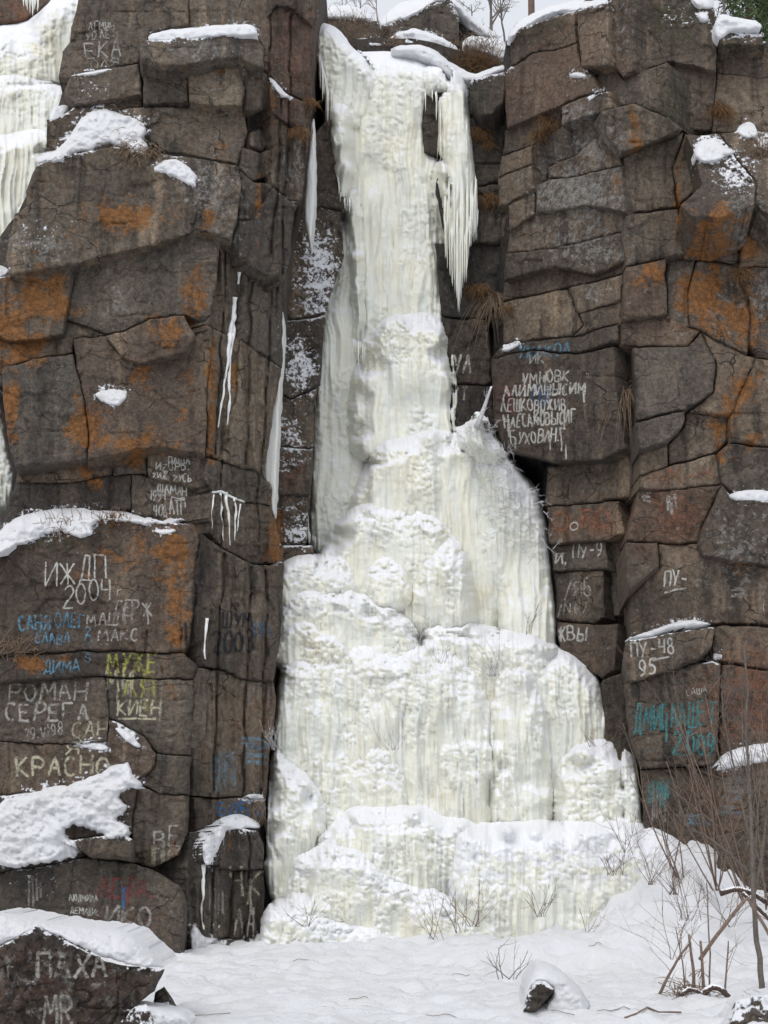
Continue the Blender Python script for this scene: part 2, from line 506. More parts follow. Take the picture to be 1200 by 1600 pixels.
# ------------------------------------------------------------------ where lichen, stain, painted recess shade and blown snow lie on the rock (soft patches, broken up in the material)
PATCH = {
    'orange': [(55, 470, 75, 55, 1), (45, 545, 50, 40, .9), (0, 520, 25, 70, 1), (200, 335, 85, 40, .8), (170, 350, 120, 45, .4), (305, 470, 30, 60, .8), (260, 520, 45, 28, .9),
               (18, 620, 18, 70, .9), (135, 665, 40, 55, .9), (200, 690, 90, 26, .9), (285, 620, 35, 60, .6), (330, 610, 10, 110, 1), (130, 745, 45, 40, .7), (225, 590, 30, 30, .7),
               (215, 720, 20, 25, .8), (270, 860, 35, 60, .9), (210, 860, 70, 40, .6), (120, 900, 40, 30, .5), (275, 960, 25, 80, .8), (60, 1035, 60, 18, .8), (265, 1045, 25, 40, .7), (40, 860, 40, 20, .5),
               (430, 840, 14, 60, 1), (405, 300, 9, 70, .7), (290, 115, 8, 26, .9), (345, 120, 10, 30, .6), (350, 235, 16, 20, .8), (425, 190, 10, 80, .6), (325, 335, 14, 40, .8), (366, 590, 7, 26, 1),
               (360, 1310, 30, 25, .5), (1095, 465, 48, 60, 1), (1150, 500, 48, 55, .9), (1168, 375, 26, 60, 1), (1060, 300, 9, 60, .9), (995, 225, 14, 40, .8), (1130, 655, 30, 70, .8), (1165, 610, 40, 45, .7),
               (1012, 430, 40, 24, .8), (1125, 335, 50, 18, .9), (1190, 690, 40, 25, .7), (1160, 880, 20, 20, .5), (988, 185, 10, 20, .8), (1085, 1050, 25, 12, .5), (965, 275, 12, 30, .5), (150, 1395, 30, 18, .3)],
    'tan': [(375, 960, 45, 60, 1), (370, 820, 45, 50, .9), (350, 600, 40, 130, 1), (400, 480, 30, 60, .9), (265, 780, 50, 30, 1), (395, 660, 35, 80, .7), (1045, 590, 60, 60, .9), (1080, 700, 60, 50, .8), (925, 55, 40, 50, .8), (1080, 160, 60, 50, .5), (850, 130, 50, 40, .5), (1050, 880, 60, 40, .6), (1170, 740, 50, 30, .7), (185, 460, 30, 60, .6), (340, 140, 40, 40, .5), (1170, 165, 40, 40, .5), (870, 480, 60, 40, .4), (295, 920, 12, 90, .7), (1010, 290, 40, 60, .6), (800, 330, 40, 60, .5), (280, 1150, 20, 80, .5), (330, 1150, 25, 80, .5), (400, 1110, 30, 50, .5)],
    'pale': [(335, 300, 42, 60, .9), (55, 385, 60, 30, .8), (320, 80, 80, 16, .7), (345, 130, 30, 40, .6), (900, 300, 80, 60, 1), (935, 230, 45, 55, .9), (1155, 860, 60, 80, .7), (915, 385, 80, 40, .8),
             (1160, 330, 40, 50, .9), (905, 180, 40, 25, .9), (185, 470, 20, 45, .6), (375, 340, 20, 70, .5), (960, 60, 60, 70, .4), (1130, 480, 60, 60, .5), (385, 1310, 40, 40, .3), (60, 1530, 160, 80, .5),
             (915, 455, 35, 25, .7), (460, 260, 22, 60, .6), (500, 420, 50, 90, .4), (1190, 470, 30, 50, .8), (1060, 470, 16, 70, .5)],
    'snow': [(60, 365, 50, 36, .62), (140, 140, 55, 22, .62), (500, 430, 50, 100, .95), (470, 570, 40, 90, .85), (455, 690, 34, 70, .75), (465, 830, 34, 50, .9), (1150, 265, 45, 38, .75), (1055, 25, 40, 35, .55),
             (1160, 55, 45, 14, .8), (1165, 90, 40, 20, .4), (60, 1300, 90, 60, .5), (1155, 870, 50, 60, .35), (40, 1380, 60, 30, .4), (230, 1190, 30, 20, .3), (330, 1440, 30, 35, .45), (880, 985, 30, 14, .3),
             (845, 60, 40, 14, .4), (300, 290, 40, 20, .4), (1185, 200, 30, 20, .5), (100, 835, 90, 14, .6), (460, 300, 30, 60, .35)],
    'red': [(1040, 800, 60, 50, .8), (1160, 1080, 60, 80, 1), (920, 820, 60, 28, .8), (452, 725, 22, 40, 1), (420, 1160, 30, 60, .5), (900, 70, 70, 60, .4), (470, 90, 50, 100, .5), (850, 150, 60, 40, .3), (420, 1130, 60, 50, .5),
            (1130, 1250, 50, 80, .5), (30, 25, 60, 30, 1), (810, 620, 50, 40, .4), (60, 1540, 160, 60, .3), (200, 1450, 60, 40, .4)],
    'dark': [(60, 920, 80, 90, .9), (10, 1400, 110, 50, .9), (830, 55, 60, 40, .9), (1010, 20, 30, 40, .8), (1040, 150, 14, 70, .9), (880, 250, 50, 30, .7), (960, 40, 30, 40, .6), (730, 400, 70, 300, .8), (510, 260, 40, 120, 1),
             (410, 200, 22, 30, 1), (950, 1100, 50, 180, .7), (980, 620, 14, 90, .9), (60, 1120, 90, 60, .5), (30, 690, 30, 40, .7), (95, 480, 30, 40, .5), (1060, 1300, 60, 60, .6), (1180, 830, 50, 60, .5),  # cavity and clefts also darkened here: their shade is put into the colour
             (310, 950, 14, 140, 1), (305, 1230, 14, 120, 1), (130, 250, 100, 40, .5), (1100, 320, 60, 30, .6), (905, 760, 70, 40, .5), (340, 1000, 25, 60, .7), (820, 600, 60, 60, .5), (180, 310, 120, 60, .5)],
    'moss': [(1055, 30, 45, 45, .9), (1040, 160, 16, 60, .8), (850, 40, 40, 20, .7), (1085, 240, 14, 25, .9), (1150, 75, 40, 14, .8), (140, 600, 1, 1, 0), (80, 840, 60, 14, .9), (1165, 330, 30, 20, .5), (740, 140, 20, 40, .6), (1010, 235, 24, 10, .8), (200, 1350, 50, 20, .6), (210, 235, 50, 12, .7)],
}

def patches(x, y):
    out = {}
    for k, L in PATCH.items():
        a = np.zeros_like(x)
        for (cx, cy, rx, ry, s) in L:
            d = ((x - cx) / rx) ** 2 + ((y - cy) / ry) ** 2
            a = np.maximum(a, s * np.exp(-d * 0.9))
        out[k] = a
    return out

ROCK_V, ROCK_F = [], []
def register(v, f):
    o = sum(len(a) for a in ROCK_V)
    ROCK_V.append(v); ROCK_F.extend([[i + o for i in q] for q in f])

SEAMS = [(352, 380, 337, 712), (392, 440, 384, 725), (424, 455, 410, 740), (348, 865, 332, 1240), (392, 885, 378, 1245), (417, 890, 406, 1245), (456, 20, 440, 430), (440, 150, 425, 400), (345, 720, 345, 860), (400, 740, 405, 870), (332, 1300, 330, 1460), (388, 1300, 384, 1465)]
BN = [0]; BLOCKXY = []; SNOWQ = []
def block(parent, poly, plane, off=0.0, mat='rock', tilt=0.085, bw=1.3, bd=0.05, thick=0.9, amp=1.0, rough=1.4, name='rock_block', step=2.4, inset=0.35, dn=None):
    BN[0] += 1; k = BN[0]
    P = np.asarray(poly, float)
    Q = refine(P, 5, rough)
    bd = bd * (0.35 + 1.1 * ((k * 29) % 13) / 12); inset = inset * ((k * 17) % 7) / 4
    x, y, s, faces = grid_in(Q, step, inset)
    if len(faces) < 3: return None
    c = P.mean(0)
    r = np.random.default_rng(k * 13 + 5)
    n = plane.n + np.array([r.uniform(-tilt, tilt), 0, r.uniform(-tilt, tilt)])
    if dn is not None: n = n + np.array(dn)
    if off > .15: off *= 1.35
    pl = Plane(c[0], c[1], float(plane.Y(c[0], c[1])) - off - r.uniform(-0.06, 0.08), n)
    Y = pl.Y(x, y)
    # chipped facets, broad undulation and grain
    f1, f2, hx, hy, h1, h2 = worley((x + 9 * vn(x / 15, y / 15, None, 3)) / 74 + k * 3.7, (y + 9 * vn(x / 15, y / 15, None, 8)) / 62 + k * 1.3, k)
    d = amp * ((h1 - 0.5) * 0.03 + (h1 - 0.5) * hx * 0.09 + (h2 - 0.5) * hy * 0.08) * (0.35 + 0.65 * ((k * 37) % 10) / 10)
    g1, g2, gx, gy, q1, q2 = worley(x / 17 + k, y / 14, k + 40)
    d += amp * ((q1 - 0.5) * gx * 0.016 + (q2 - 0.5) * gy * 0.016)
    g1, g2, gx, gy, q1, q2 = worley(x / 7.5 + k, y / 6.5, k + 41)
    d += amp * ((q1 - 0.5) * gx * 0.012 + (q2 - 0.5) * gy * 0.012)
    d += amp * (0.040 * fbm(x / 60, y / 60, None, 3, k) + 0.016 * fbm(x / 9, y / 14, None, 3, k + 5))
    cr = np.abs(vn(x / 95 + 0.25 * vn(x / 21, y / 21, None, 61), y / 30, None, k + 21)); cv = np.abs(vn(x / 33, y / 120 + 0.2 * vn(x / 19, y / 19, None, 63), None, k + 23))
    mk_ = sstep(.0, .4, vn(x / 48, y / 48, None, k + 25))
    d -= 0.030 * amp * mk_ * (1 - sstep(0.0, 0.085, cr)) + 0.025 * amp * (1 - mk_) * (1 - sstep(0.0, 0.075, cv))
    if plane is LS or plane is LSL or plane is LS0:      # the fluted side of the column
        fl = 1 - np.abs(vn((x + 4 * vn(x / 30, y / 60)) / 13, y / 210, None, 71)); d += 0.11 * fl ** 2 + 0.02 * np.round(1.6 * vn(x / 9, y / 160, None, 73))
        for (xa, ya, xb, yb) in SEAMS:                    # long vertical joints of the columns
            t = (y - ya) / (yb - ya); xc = xa + (xb - xa) * t + 3.0 * vn(y / 34, y * 0 + xa, None, 5)
            d -= 0.13 * (1 - sstep(0.0, 3.2, np.abs(x - xc))) * (t > 0) * (t < 1)
            d += 0.05 * (x < xc) * (t > 0) * (t < 1) * sstep(22, 2, xc - x)
    else:
        d += 0.018 * np.round(1.5 * vn(x / 55, y / 40, None, k + 75)) * amp
    bwv = bw * (0.55 + 0.9 * ((k * 53) % 11) / 10) * (1 + 0.5 * vn(x / 22, y / 22, None, k + 9) + 4.5 * sstep(.30, .62, vn(x / 17, y / 15, None, k + 19)))
    e = np.clip(s / bwv, 0, 1)
    d -= bd * (1 - np.sqrt(np.maximum(0, 1 - (1 - e) ** 2)))
    v = at(x, y, Y - d)
    vv, ff, rim, nf = skirt(v, faces, -pl.n * thick, True)
    a = patches(x, y)
    a = {q: np.concatenate([w, w[rim]]) for q, w in a.items()}
    o = mk(name, vv, ff, M[mat], parent, attrs=a, flat_from=nf)
    register(v, faces)
    BLOCKXY.append((o, x, y, rim))
    return o

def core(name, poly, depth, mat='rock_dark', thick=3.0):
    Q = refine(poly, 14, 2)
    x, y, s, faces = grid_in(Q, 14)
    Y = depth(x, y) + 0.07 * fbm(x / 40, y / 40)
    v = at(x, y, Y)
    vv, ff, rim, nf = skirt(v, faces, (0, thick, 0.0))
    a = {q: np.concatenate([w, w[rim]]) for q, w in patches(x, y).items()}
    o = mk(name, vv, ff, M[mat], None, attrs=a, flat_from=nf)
    o['kind'] = 'structure'
    register(v, faces)
    return o

# ------------------------------------------------------------------ the facets of the cliffs
LFU = Plane(250, 250, 20.0, (0.08, -1, 0.10))
LFM = Plane(180, 560, 19.6, (0.08, -1, 0.06))
LFR = Plane(180, 760, 19.75, (0.08, -1, 0.03))
LFL = Plane(150, 1000, 19.0, (0.06, -1, 0.08))
LFB = Plane(150, 1380, 18.65, (0.06, -1, 0.10))
LS = Plane(330, 450, 19.88, (0.80, -0.62, 0.05))
LS0 = Plane(400, 200, 20.28, (0.58, -0.8, 0.02))
LSL = Plane(312, 1000, 19.26, (0.78, -0.64, 0.04))
RL = Plane(970, 400, 20.7, (-0.70, -0.72, 0.05))
RLL = Plane(975, 900, 20.95, (-0.66, -0.75, 0.02))
RF = Plane(1080, 600, 20.5, (0.0, -1, 0.06))
RFT = Plane(1080, 150, 20.9, (-0.05, -1, 0.05))
RFL = Plane(1080, 1100, 20.0, (-0.05, -1, 0.06))
GR = Plane(740, 400, 22.9, (-0.15, -1, 0.02))
GL = Plane(480, 560, 22.3, (0.35, -1, 0.06))

left_cliff = core('left_cliff', [(135, -60), (505, -60), (492, 60), (480, 230), (462, 340), (446, 440), (440, 590), (420, 740), (436, 860), (436, 1000), (426, 1100), (416, 1250), (410, 1500), (-60, 1520), (-60, 870), (15, 830), (30, 780), (30, 730), (16, 690), (8, 600), (-20, 560),
                                 (-60, 540), (-60, 440), (30, 330), (80, 230), (100, 130)],
                  lambda x, y: np.maximum(np.where(y < 815, np.where(y < 400, LFU.Y(x, y), LFM.Y(x, y)), LFL.Y(x, y)), np.where(y < 850, LS.Y(x, y), LSL.Y(x, y))) + 0.42)
right_cliff = core('right_cliff', [(792, 60), (900, 12), (1000, -60), (1108, -60), (1118, 55), (1260, 70), (1260, 1420), (1000, 1330), (935, 1080), (865, 960), (850, 720), (775, 690), (770, 540), (785, 300)],
                   lambda x, y: np.maximum(np.where(y < 720, RL.Y(x, y), RLL.Y(x, y)), np.where(y < 990, RF.Y(x, y), RFL.Y(x, y))) + 0.42)
gully_wall = core('gully_wall', [(440, 150), (500, 60), (640, 60), (800, 100), (830, 300), (830, 700), (900, 1000), (960, 1300), (420, 1300), (425, 800), (430, 500)],
                  lambda x, y: 24.2 + 0 * x, thick=4.0)

L_BLOCKS = [
 ([(130, -25), (296, -25), (294, 40), (240, 50), (222, 75), (217, 98), (150, 112), (107, 126), (91, 120), (97, 80), (109, 66), (112, 41)], LFU, .05),
 ([(228, 62), (300, 58), (345, 52), (400, 58), (413, 75), (414, 105), (405, 106), (372, 92), (330, 97), (260, 104), (222, 92), (218, 75)], LFU, .42),
 ([(109, 118), (217, 99), (222, 150), (185, 155), (116, 167), (98, 146)], LFU, .10),
 ([(222, 103), (292, 102), (297, 160), (224, 166)], LFU, .12),
 ([(292, 102), (330, 97), (372, 93), (384, 138), (378, 165), (340, 168), (297, 160)], LFU, .20),
 ([(374, 92), (405, 106), (418, 118), (419, 172), (385, 174), (384, 138)], LS0, .12),
 ([(192, 172), (224, 167), (300, 168), (378, 167), (388, 205), (380, 228), (370, 257), (320, 248), (255, 236), (240, 222), (192, 200)], LFU, .05),
 ([(72, 186), (92, 184), (116, 168), (185, 156), (222, 152), (224, 168), (192, 172), (192, 200), (240, 222), (235, 240), (100, 245), (72, 228)], LFU, -.02),
 ([(56, 258), (90, 245), (180, 229), (240, 238), (320, 249), (372, 259), (378, 300), (368, 345), (360, 374), (322, 362), (262, 373), (210, 391), (112, 414), (15, 431), (8, 405), (22, 334), (42, 322), (40, 300)], LFU, .38),
 ([(296, -25), (425, -25), (423, 50), (420, 118), (405, 106), (414, 105), (413, 75), (400, 58), (345, 52), (294, 45)], LFU, -.15),
 ([(388, 228), (385, 176), (420, 174), (428, 205), (420, 234)], LS0, -.30),
 ([(390, 208), (404, 200), (422, 206), (425, 222), (408, 236), (390, 228)], LS0, -.02),
 ([(380, 230), (405, 238), (424, 232), (426, 275), (395, 284), (374, 262)], LS0, -.10),
 ([(374, 264), (395, 286), (420, 288), (428, 300), (395, 345), (370, 345), (378, 300)], LS0, .0),
 ([(425, -25), (505, -25), (498, 30), (488, 45), (458, 15), (432, 10), (424, 20)], LS0, .10),
 ([(424, 20), (432, 10), (458, 15), (489, 46), (485, 97), (488, 155), (470, 160), (447, 148), (421, 118)], LS0, .02),
 ([(420, 118), (447, 148), (470, 160), (490, 160), (482, 217), (460, 205), (440, 190), (420, 175)], LS0, .13),
 ([(420, 175), (440, 190), (460, 205), (482, 217), (475, 290), (472, 312), (453, 312), (420, 287), (426, 240)], LS0, .06),
 ([(372, 345), (395, 345), (425, 294), (453, 312), (470, 313), (458, 332), (454, 400), (443, 443), (405, 425), (375, 407), (360, 376)], LS0, .12),
 ([(-15, 436), (15, 431), (118, 413), (112, 450), (102, 500), (98, 525), (55, 532), (15, 533), (-15, 520)], LFM, .10),
 ([(118, 413), (210, 391), (262, 373), (322, 362), (345, 375), (337, 440), (330, 495), (318, 505), (290, 493), (235, 500), (195, 518), (165, 523), (140, 512), (102, 500), (112, 450)], LFM, .06),
 ([(165, 524), (195, 518), (235, 500), (288, 493), (303, 525), (288, 550), (240, 563), (217, 570), (190, 555)], LFM, .20),
 ([(-15, 521), (15, 534), (55, 532), (98, 525), (102, 500), (140, 512), (165, 524), (113, 530), (113, 552), (60, 560), (15, 572), (-15, 562)], LFM, -.03),
 ([(15, 572), (60, 560), (113, 553), (120, 580), (135, 640), (140, 690), (135, 719), (60, 727), (25, 729), (13, 700), (3, 600), (3, 575)], LFM, .13),
 ([(113, 530), (165, 524), (190, 555), (217, 570), (270, 558), (300, 530), (320, 508), (330, 560), (323, 640), (320, 714), (265, 701), (215, 703), (160, 717), (135, 719), (140, 690), (135, 640), (120, 580)], LFM, .10),
 ([(345, 375), (360, 377), (378, 410), (380, 470), (375, 530), (352, 524), (320, 506), (330, 495), (337, 440)], LS, .03),
 ([(378, 410), (405, 425), (443, 443), (440, 480), (441, 577), (398, 545), (375, 530), (380, 470)], LS, .10),
 ([(321, 508), (352, 524), (375, 531), (370, 620), (355, 690), (345, 717), (322, 714), (323, 640), (330, 560)], LS, .05),
 ([(375, 531), (398, 545), (440, 577), (428, 640), (412, 747), (398, 736), (365, 727), (345, 717), (355, 690), (370, 620)], LS, .07),
 ([(322, 716), (345, 719), (398, 737), (412, 748), (424, 758), (424, 792), (385, 786), (330, 770), (314, 745)], LS, .02),
 ([(330, 770), (385, 786), (424, 792), (432, 830), (446, 860), (442, 882), (392, 880), (350, 857), (326, 832)], LS, .15),
 ([(30, 729), (135, 720), (175, 716), (178, 745), (100, 755), (25, 757)], LFR, -.02),
 ([(25, 757), (100, 755), (178, 745), (205, 741), (205, 797), (150, 800), (60, 815), (4, 830), (8, 800)], LFR, .04),
 ([(175, 716), (205, 703), (230, 701), (232, 743), (205, 741), (178, 745)], LFR, .06),
 ([(232, 701), (265, 702), (300, 709), (314, 715), (313, 762), (270, 753), (232, 744)], LFR, .07),
 ([(205, 741), (232, 744), (270, 753), (313, 762), (328, 775), (326, 830), (308, 822), (280, 818), (205, 805)], LFR, .05),
 ([(-15, 850), (40, 820), (110, 812), (205, 808), (280, 818), (306, 820), (312, 850), (305, 930), (296, 1005), (285, 1020), (230, 1019), (228, 985), (226, 1019), (150, 1017), (60, 1020), (-15, 1025)], LFL, .05),
 ([(-15, 1026), (60, 1021), (150, 1018), (226, 1020), (285, 1021), (308, 1042), (303, 1062), (230, 1060), (150, 1057), (60, 1062), (-15, 1068)], LFL, .09),
 ([(-15, 1069), (60, 1063), (150, 1058), (166, 1060), (170, 1120), (165, 1158), (95, 1163), (60, 1161), (-15, 1156)], LFL, .06),
 ([(166, 1059), (230, 1061), (303, 1063), (304, 1100), (298, 1182), (245, 1177), (225, 1150), (170, 1122)], LFL, .03),
 ([(-15, 1157), (60, 1162), (95, 1164), (165, 1159), (170, 1123), (225, 1151), (245, 1178), (240, 1200), (215, 1222), (150, 1230), (-15, 1245)], LFL, .0),
 ([(245, 1178), (298, 1183), (297, 1242), (250, 1240), (215, 1223), (240, 1200)], LFL, .02),
 ([(-15, 1246), (60, 1238), (150, 1231), (215, 1228), (205, 1300), (190, 1302), (95, 1316), (140, 1338), (60, 1354), (-15, 1364)], LFB, .10),
 ([(215, 1226), (250, 1240), (296, 1243), (293, 1300), (278, 1338), (235, 1358), (206, 1347), (205, 1300)], LFB, -.08),
 ([(95, 1316), (190, 1302), (206, 1312), (207, 1347), (140, 1338)], LFB, .25),
 ([(-15, 1365), (60, 1355), (140, 1339), (206, 1349), (235, 1359), (280, 1385), (289, 1410), (283, 1500), (200, 1505), (90, 1510), (-15, 1510)], LFB, .12),
 ([(314, 835), (350, 859), (392, 881), (425, 886), (444, 876), (441, 960), (433, 1030), (429, 1063), (375, 1061), (350, 1046), (314, 1042), (306, 960)], LSL, .12),
 ([(310, 1044), (350, 1048), (375, 1063), (429, 1065), (431, 1100), (425, 1160), (419, 1210), (415, 1249), (370, 1246), (302, 1243), (300, 1180), (308, 1120)], LSL, .02),
 ([(310, 1083), (324, 1090), (321, 1150), (308, 1168)], LSL, .20),
 ([(302, 1245), (370, 1248), (415, 1251), (412, 1290), (405, 1300), (350, 1285), (304, 1300)], LSL, -.02),
 ([(328, 1300), (350, 1286), (405, 1301), (413, 1320), (413, 1358), (364, 1361), (335, 1352), (318, 1345), (315, 1320)], LSL, .22),
 ([(296, 1300), (316, 1302), (318, 1346), (335, 1355), (363, 1362), (361, 1462), (340, 1468), (300, 1500), (290, 1400)], LSL, .0),
 ([(364, 1362), (414, 1359), (412, 1440), (402, 1466), (363, 1468)], LSL, .10),
 ([(350, 1469), (402, 1467), (406, 1510), (345, 1510)], LSL, .14),
]
for i, (p, f, o) in enumerate(L_BLOCKS):
    block(left_cliff, p, f, o, mat=('rock_dark' if i in (10,) else 'rock'))  # the recessed cavity block takes darker rock, its shade put into the colour

R_BLOCKS = [
 ([(797, 57), (815, 42), (900, 15), (902, 68), (866, 79), (836, 84), (797, 105)], RL, .0),
 ([(797, 105), (836, 84), (866, 79), (902, 68), (908, 100), (930, 124), (936, 143), (878, 165), (792, 203), (786, 115)], RL, .12),
 ([(902, 15), (950, 3), (953, 98), (930, 107), (908, 103)], RL, .18),
 ([(950, 3), (993, -25), (995, 112), (975, 123), (953, 95)], RL, .05),
 ([(993, -25), (1105, -25), (1117, 20), (1121, 88), (1119, 113), (1050, 97), (994, 115)], RFT, .20),
 ([(1122, 52), (1160, 50), (1190, 52), (1196, 72), (1160, 72), (1125, 72)], RFT, .30),
 ([(1122, 73), (1160, 73), (1196, 74), (1220, 82), (1220, 124), (1170, 122), (1120, 113)], RFT, .05),
 ([(930, 124), (953, 98), (975, 124), (995, 115), (1042, 98), (1042, 184), (990, 162), (958, 170), (956, 143), (940, 144)], RL, -.05),
 ([(940, 174), (990, 161), (1042, 184), (1068, 202), (1000, 232), (970, 239), (950, 215)], RF, .32, dict(dn=(0, 0, -.22))),
 ([(1042, 98), (1119, 114), (1116, 145), (1111, 205), (1067, 201), (1042, 183)], RFT, .10),
 ([(1120, 114), (1220, 125), (1220, 205), (1142, 206), (1111, 206), (1116, 146)], RFT, .02),
 ([(876, 167), (937, 145), (956, 143), (958, 169), (940, 176), (878, 198)], RL, .20),
 ([(789, 205), (876, 169), (878, 198), (832, 229), (785, 244)], RL, -.02),
 ([(784, 244), (832, 229), (834, 259), (778, 278)], RL, .03),
 ([(778, 278), (834, 259), (837, 297), (796, 319), (779, 325)], RL, .12),
 ([(832, 229), (878, 198), (940, 177), (950, 214), (938, 212), (900, 241), (856, 262), (853, 282), (837, 290)], RL, -.12),
 ([(856, 262), (900, 241), (938, 212), (966, 238), (973, 259), (922, 271), (856, 283)], RL, .05),
 ([(837, 290), (856, 283), (922, 271), (973, 259), (978, 334), (920, 323), (836, 334)], RL, .08),
 ([(795, 319), (836, 298), (836, 334), (796, 365)], RL, .06),
 ([(795, 366), (836, 335), (920, 323), (978, 335), (976, 363), (862, 389), (792, 396)], RL, .04),
 ([(791, 397), (862, 389), (976, 364), (978, 409), (930, 429), (858, 418), (788, 441)], RL, .09),
 ([(973, 243), (1050, 215), (1070, 206), (1053, 262), (1057, 323), (980, 335)], RF, .10),
 ([(1053, 262), (1072, 208), (1086, 245), (1096, 290), (1060, 321)], RF, .14),
 ([(1072, 209), (1125, 210), (1180, 288), (1179, 320), (1125, 341), (1080, 339), (1062, 320), (1097, 290), (1087, 245)], RF, .55, dict(dn=(0, 0, .35), bw=8)),
 ([(1125, 208), (1160, 203), (1220, 205), (1220, 348), (1179, 321), (1181, 288)], RF, .35, dict(dn=(0, 0, .3))),
 ([(978, 337), (1057, 325), (1077, 396), (1040, 404), (978, 417), (974, 365)], RF, .14),
 ([(1058, 323), (1080, 341), (1125, 343), (1156, 398), (1152, 415), (1090, 404), (1077, 396)], RF, -.02),
 ([(1125, 343), (1179, 323), (1157, 396)], RF, -.1),
 ([(1157, 398), (1180, 324), (1220, 350), (1220, 415), (1157, 419)], RF, .08),
 ([(786, 472), (789, 442), (858, 419), (930, 430), (978, 410), (976, 426), (887, 450), (868, 453)], RL, -.04),
 ([(787, 474), (868, 454), (886, 453), (905, 492), (912, 508), (896, 525), (786, 537)], RL, -.02),
 ([(887, 451), (976, 427), (972, 469), (912, 491), (904, 493)], RL, .16),
 ([(906, 493), (972, 470), (969, 504), (920, 517), (896, 525), (912, 508)], RL, .06),
 ([(786, 538), (896, 526), (967, 506), (967, 533), (900, 553), (832, 546), (767, 561)], RL, .05),
 ([(767, 562), (832, 547), (900, 555), (958, 542), (964, 610), (978, 700), (940, 719), (862, 722), (788, 704), (772, 650)], RL, .12, dict(tilt=.03)),
 ([(978, 418), (1040, 405), (1042, 493), (972, 501)], RF, .16),
 ([(1041, 405), (1088, 404), (1072, 460), (1076, 512), (1043, 508)], RF, .0),
 ([(972, 503), (1042, 494), (1076, 513), (1094, 518), (1074, 541), (990, 541), (971, 537)], RF, .08),
 ([(1073, 460), (1090, 405), (1152, 416), (1170, 470), (1173, 540), (1166, 556), (1096, 518), (1078, 512)], RF, .02),
 ([(1155, 420), (1220, 416), (1220, 562), (1180, 560), (1173, 540), (1171, 470)], RF, .14),
 ([(988, 543), (1075, 541), (1095, 520), (1119, 562), (1113, 614), (1072, 640), (994, 659)], RF, .12),
 ([(1096, 520), (1166, 557), (1180, 561), (1142, 650), (1078, 643), (1115, 614), (1121, 565)], RF, .04),
 ([(1181, 561), (1220, 563), (1220, 702), (1140, 691), (1142, 651)], RF, .08),
 ([(993, 661), (1070, 642), (1067, 667), (1043, 692), (998, 706)], RF, .18),
 ([(1071, 645), (1138, 650), (1136, 690), (1121, 707), (1046, 728), (1044, 694), (1068, 668)], RF, .04),
 ([(999, 708), (1044, 695), (1045, 729), (1000, 741)], RF, .10),
 ([(1000, 742), (1045, 730), (1121, 708), (1127, 756), (1042, 766), (1000, 763)], RF, .06),
 ([(1122, 707), (1138, 692), (1220, 704), (1220, 772), (1150, 776), (1128, 757)], RF, .10),
 ([(999, 765), (1042, 767), (1127, 757), (1111, 795), (1096, 826), (1091, 848), (1020, 849), (976, 846)], RF, .05),
 ([(1128, 758), (1146, 780), (1220, 785), (1220, 885), (1100, 870), (1092, 848), (1097, 826), (1112, 795)], RF, .24),
 ([(856, 730), (935, 721), (995, 705), (986, 776), (900, 788), (853, 791)], RLL, .05),
 ([(856, 793), (900, 789), (967, 783), (976, 834), (948, 845), (858, 851)], RLL, .10),
 ([(860, 852), (946, 846), (952, 889), (865, 894)], RLL, .03),
 ([(866, 895), (944, 890), (946, 963), (930, 975), (870, 968)], RLL, .05),
 ([(870, 970), (930, 976), (966, 973), (962, 1046), (942, 1062), (876, 1020)], RLL, .12),
 ([(947, 846), (976, 836), (977, 895), (968, 962), (958, 962), (953, 888)], RLL, -.25),
 ([(976, 848), (1028, 849), (1029, 886), (980, 930), (976, 890)], RF, .20),
 ([(1029, 850), (1091, 849), (1100, 871), (1220, 887), (1220, 977), (1120, 974), (985, 994), (982, 931), (1030, 886)], RF, .06),
 ([(977, 1001), (1118, 978), (1112, 1008), (1090, 1029), (1050, 1046), (985, 1067), (974, 1036)], RFL, .22),
 ([(1120, 977), (1220, 980), (1220, 1050), (1140, 1036), (1112, 1031), (1113, 1009)], RFL, .05),
 ([(977, 1069), (1050, 1047), (1112, 1032), (1126, 1037), (1121, 1181), (1116, 1196), (1002, 1202), (984, 1150)], RFL, .10),
 ([(1127, 1038), (1220, 1051), (1220, 1172), (1140, 1182), (1122, 1181)], RFL, .07),
 ([(1002, 1204), (1116, 1198), (1121, 1260), (1116, 1400), (1010, 1380)], RFL, .0),
 ([(1117, 1198), (1140, 1184), (1220, 1176), (1220, 1440), (1118, 1420), (1122, 1260)], RFL, .28),
 ([(942, 1063), (977, 1050), (983, 1150), (1001, 1203), (1010, 1300), (1010, 1400), (950, 1400), (945, 1150)], RFL, -.7),
]
for e in R_BLOCKS:
    kw = e[3] if len(e) > 3 else {}
    block(right_cliff, e[0], e[1], e[2], mat='rock_warm' if e[1] in (RL, RF, RFT) else 'rock', **kw)

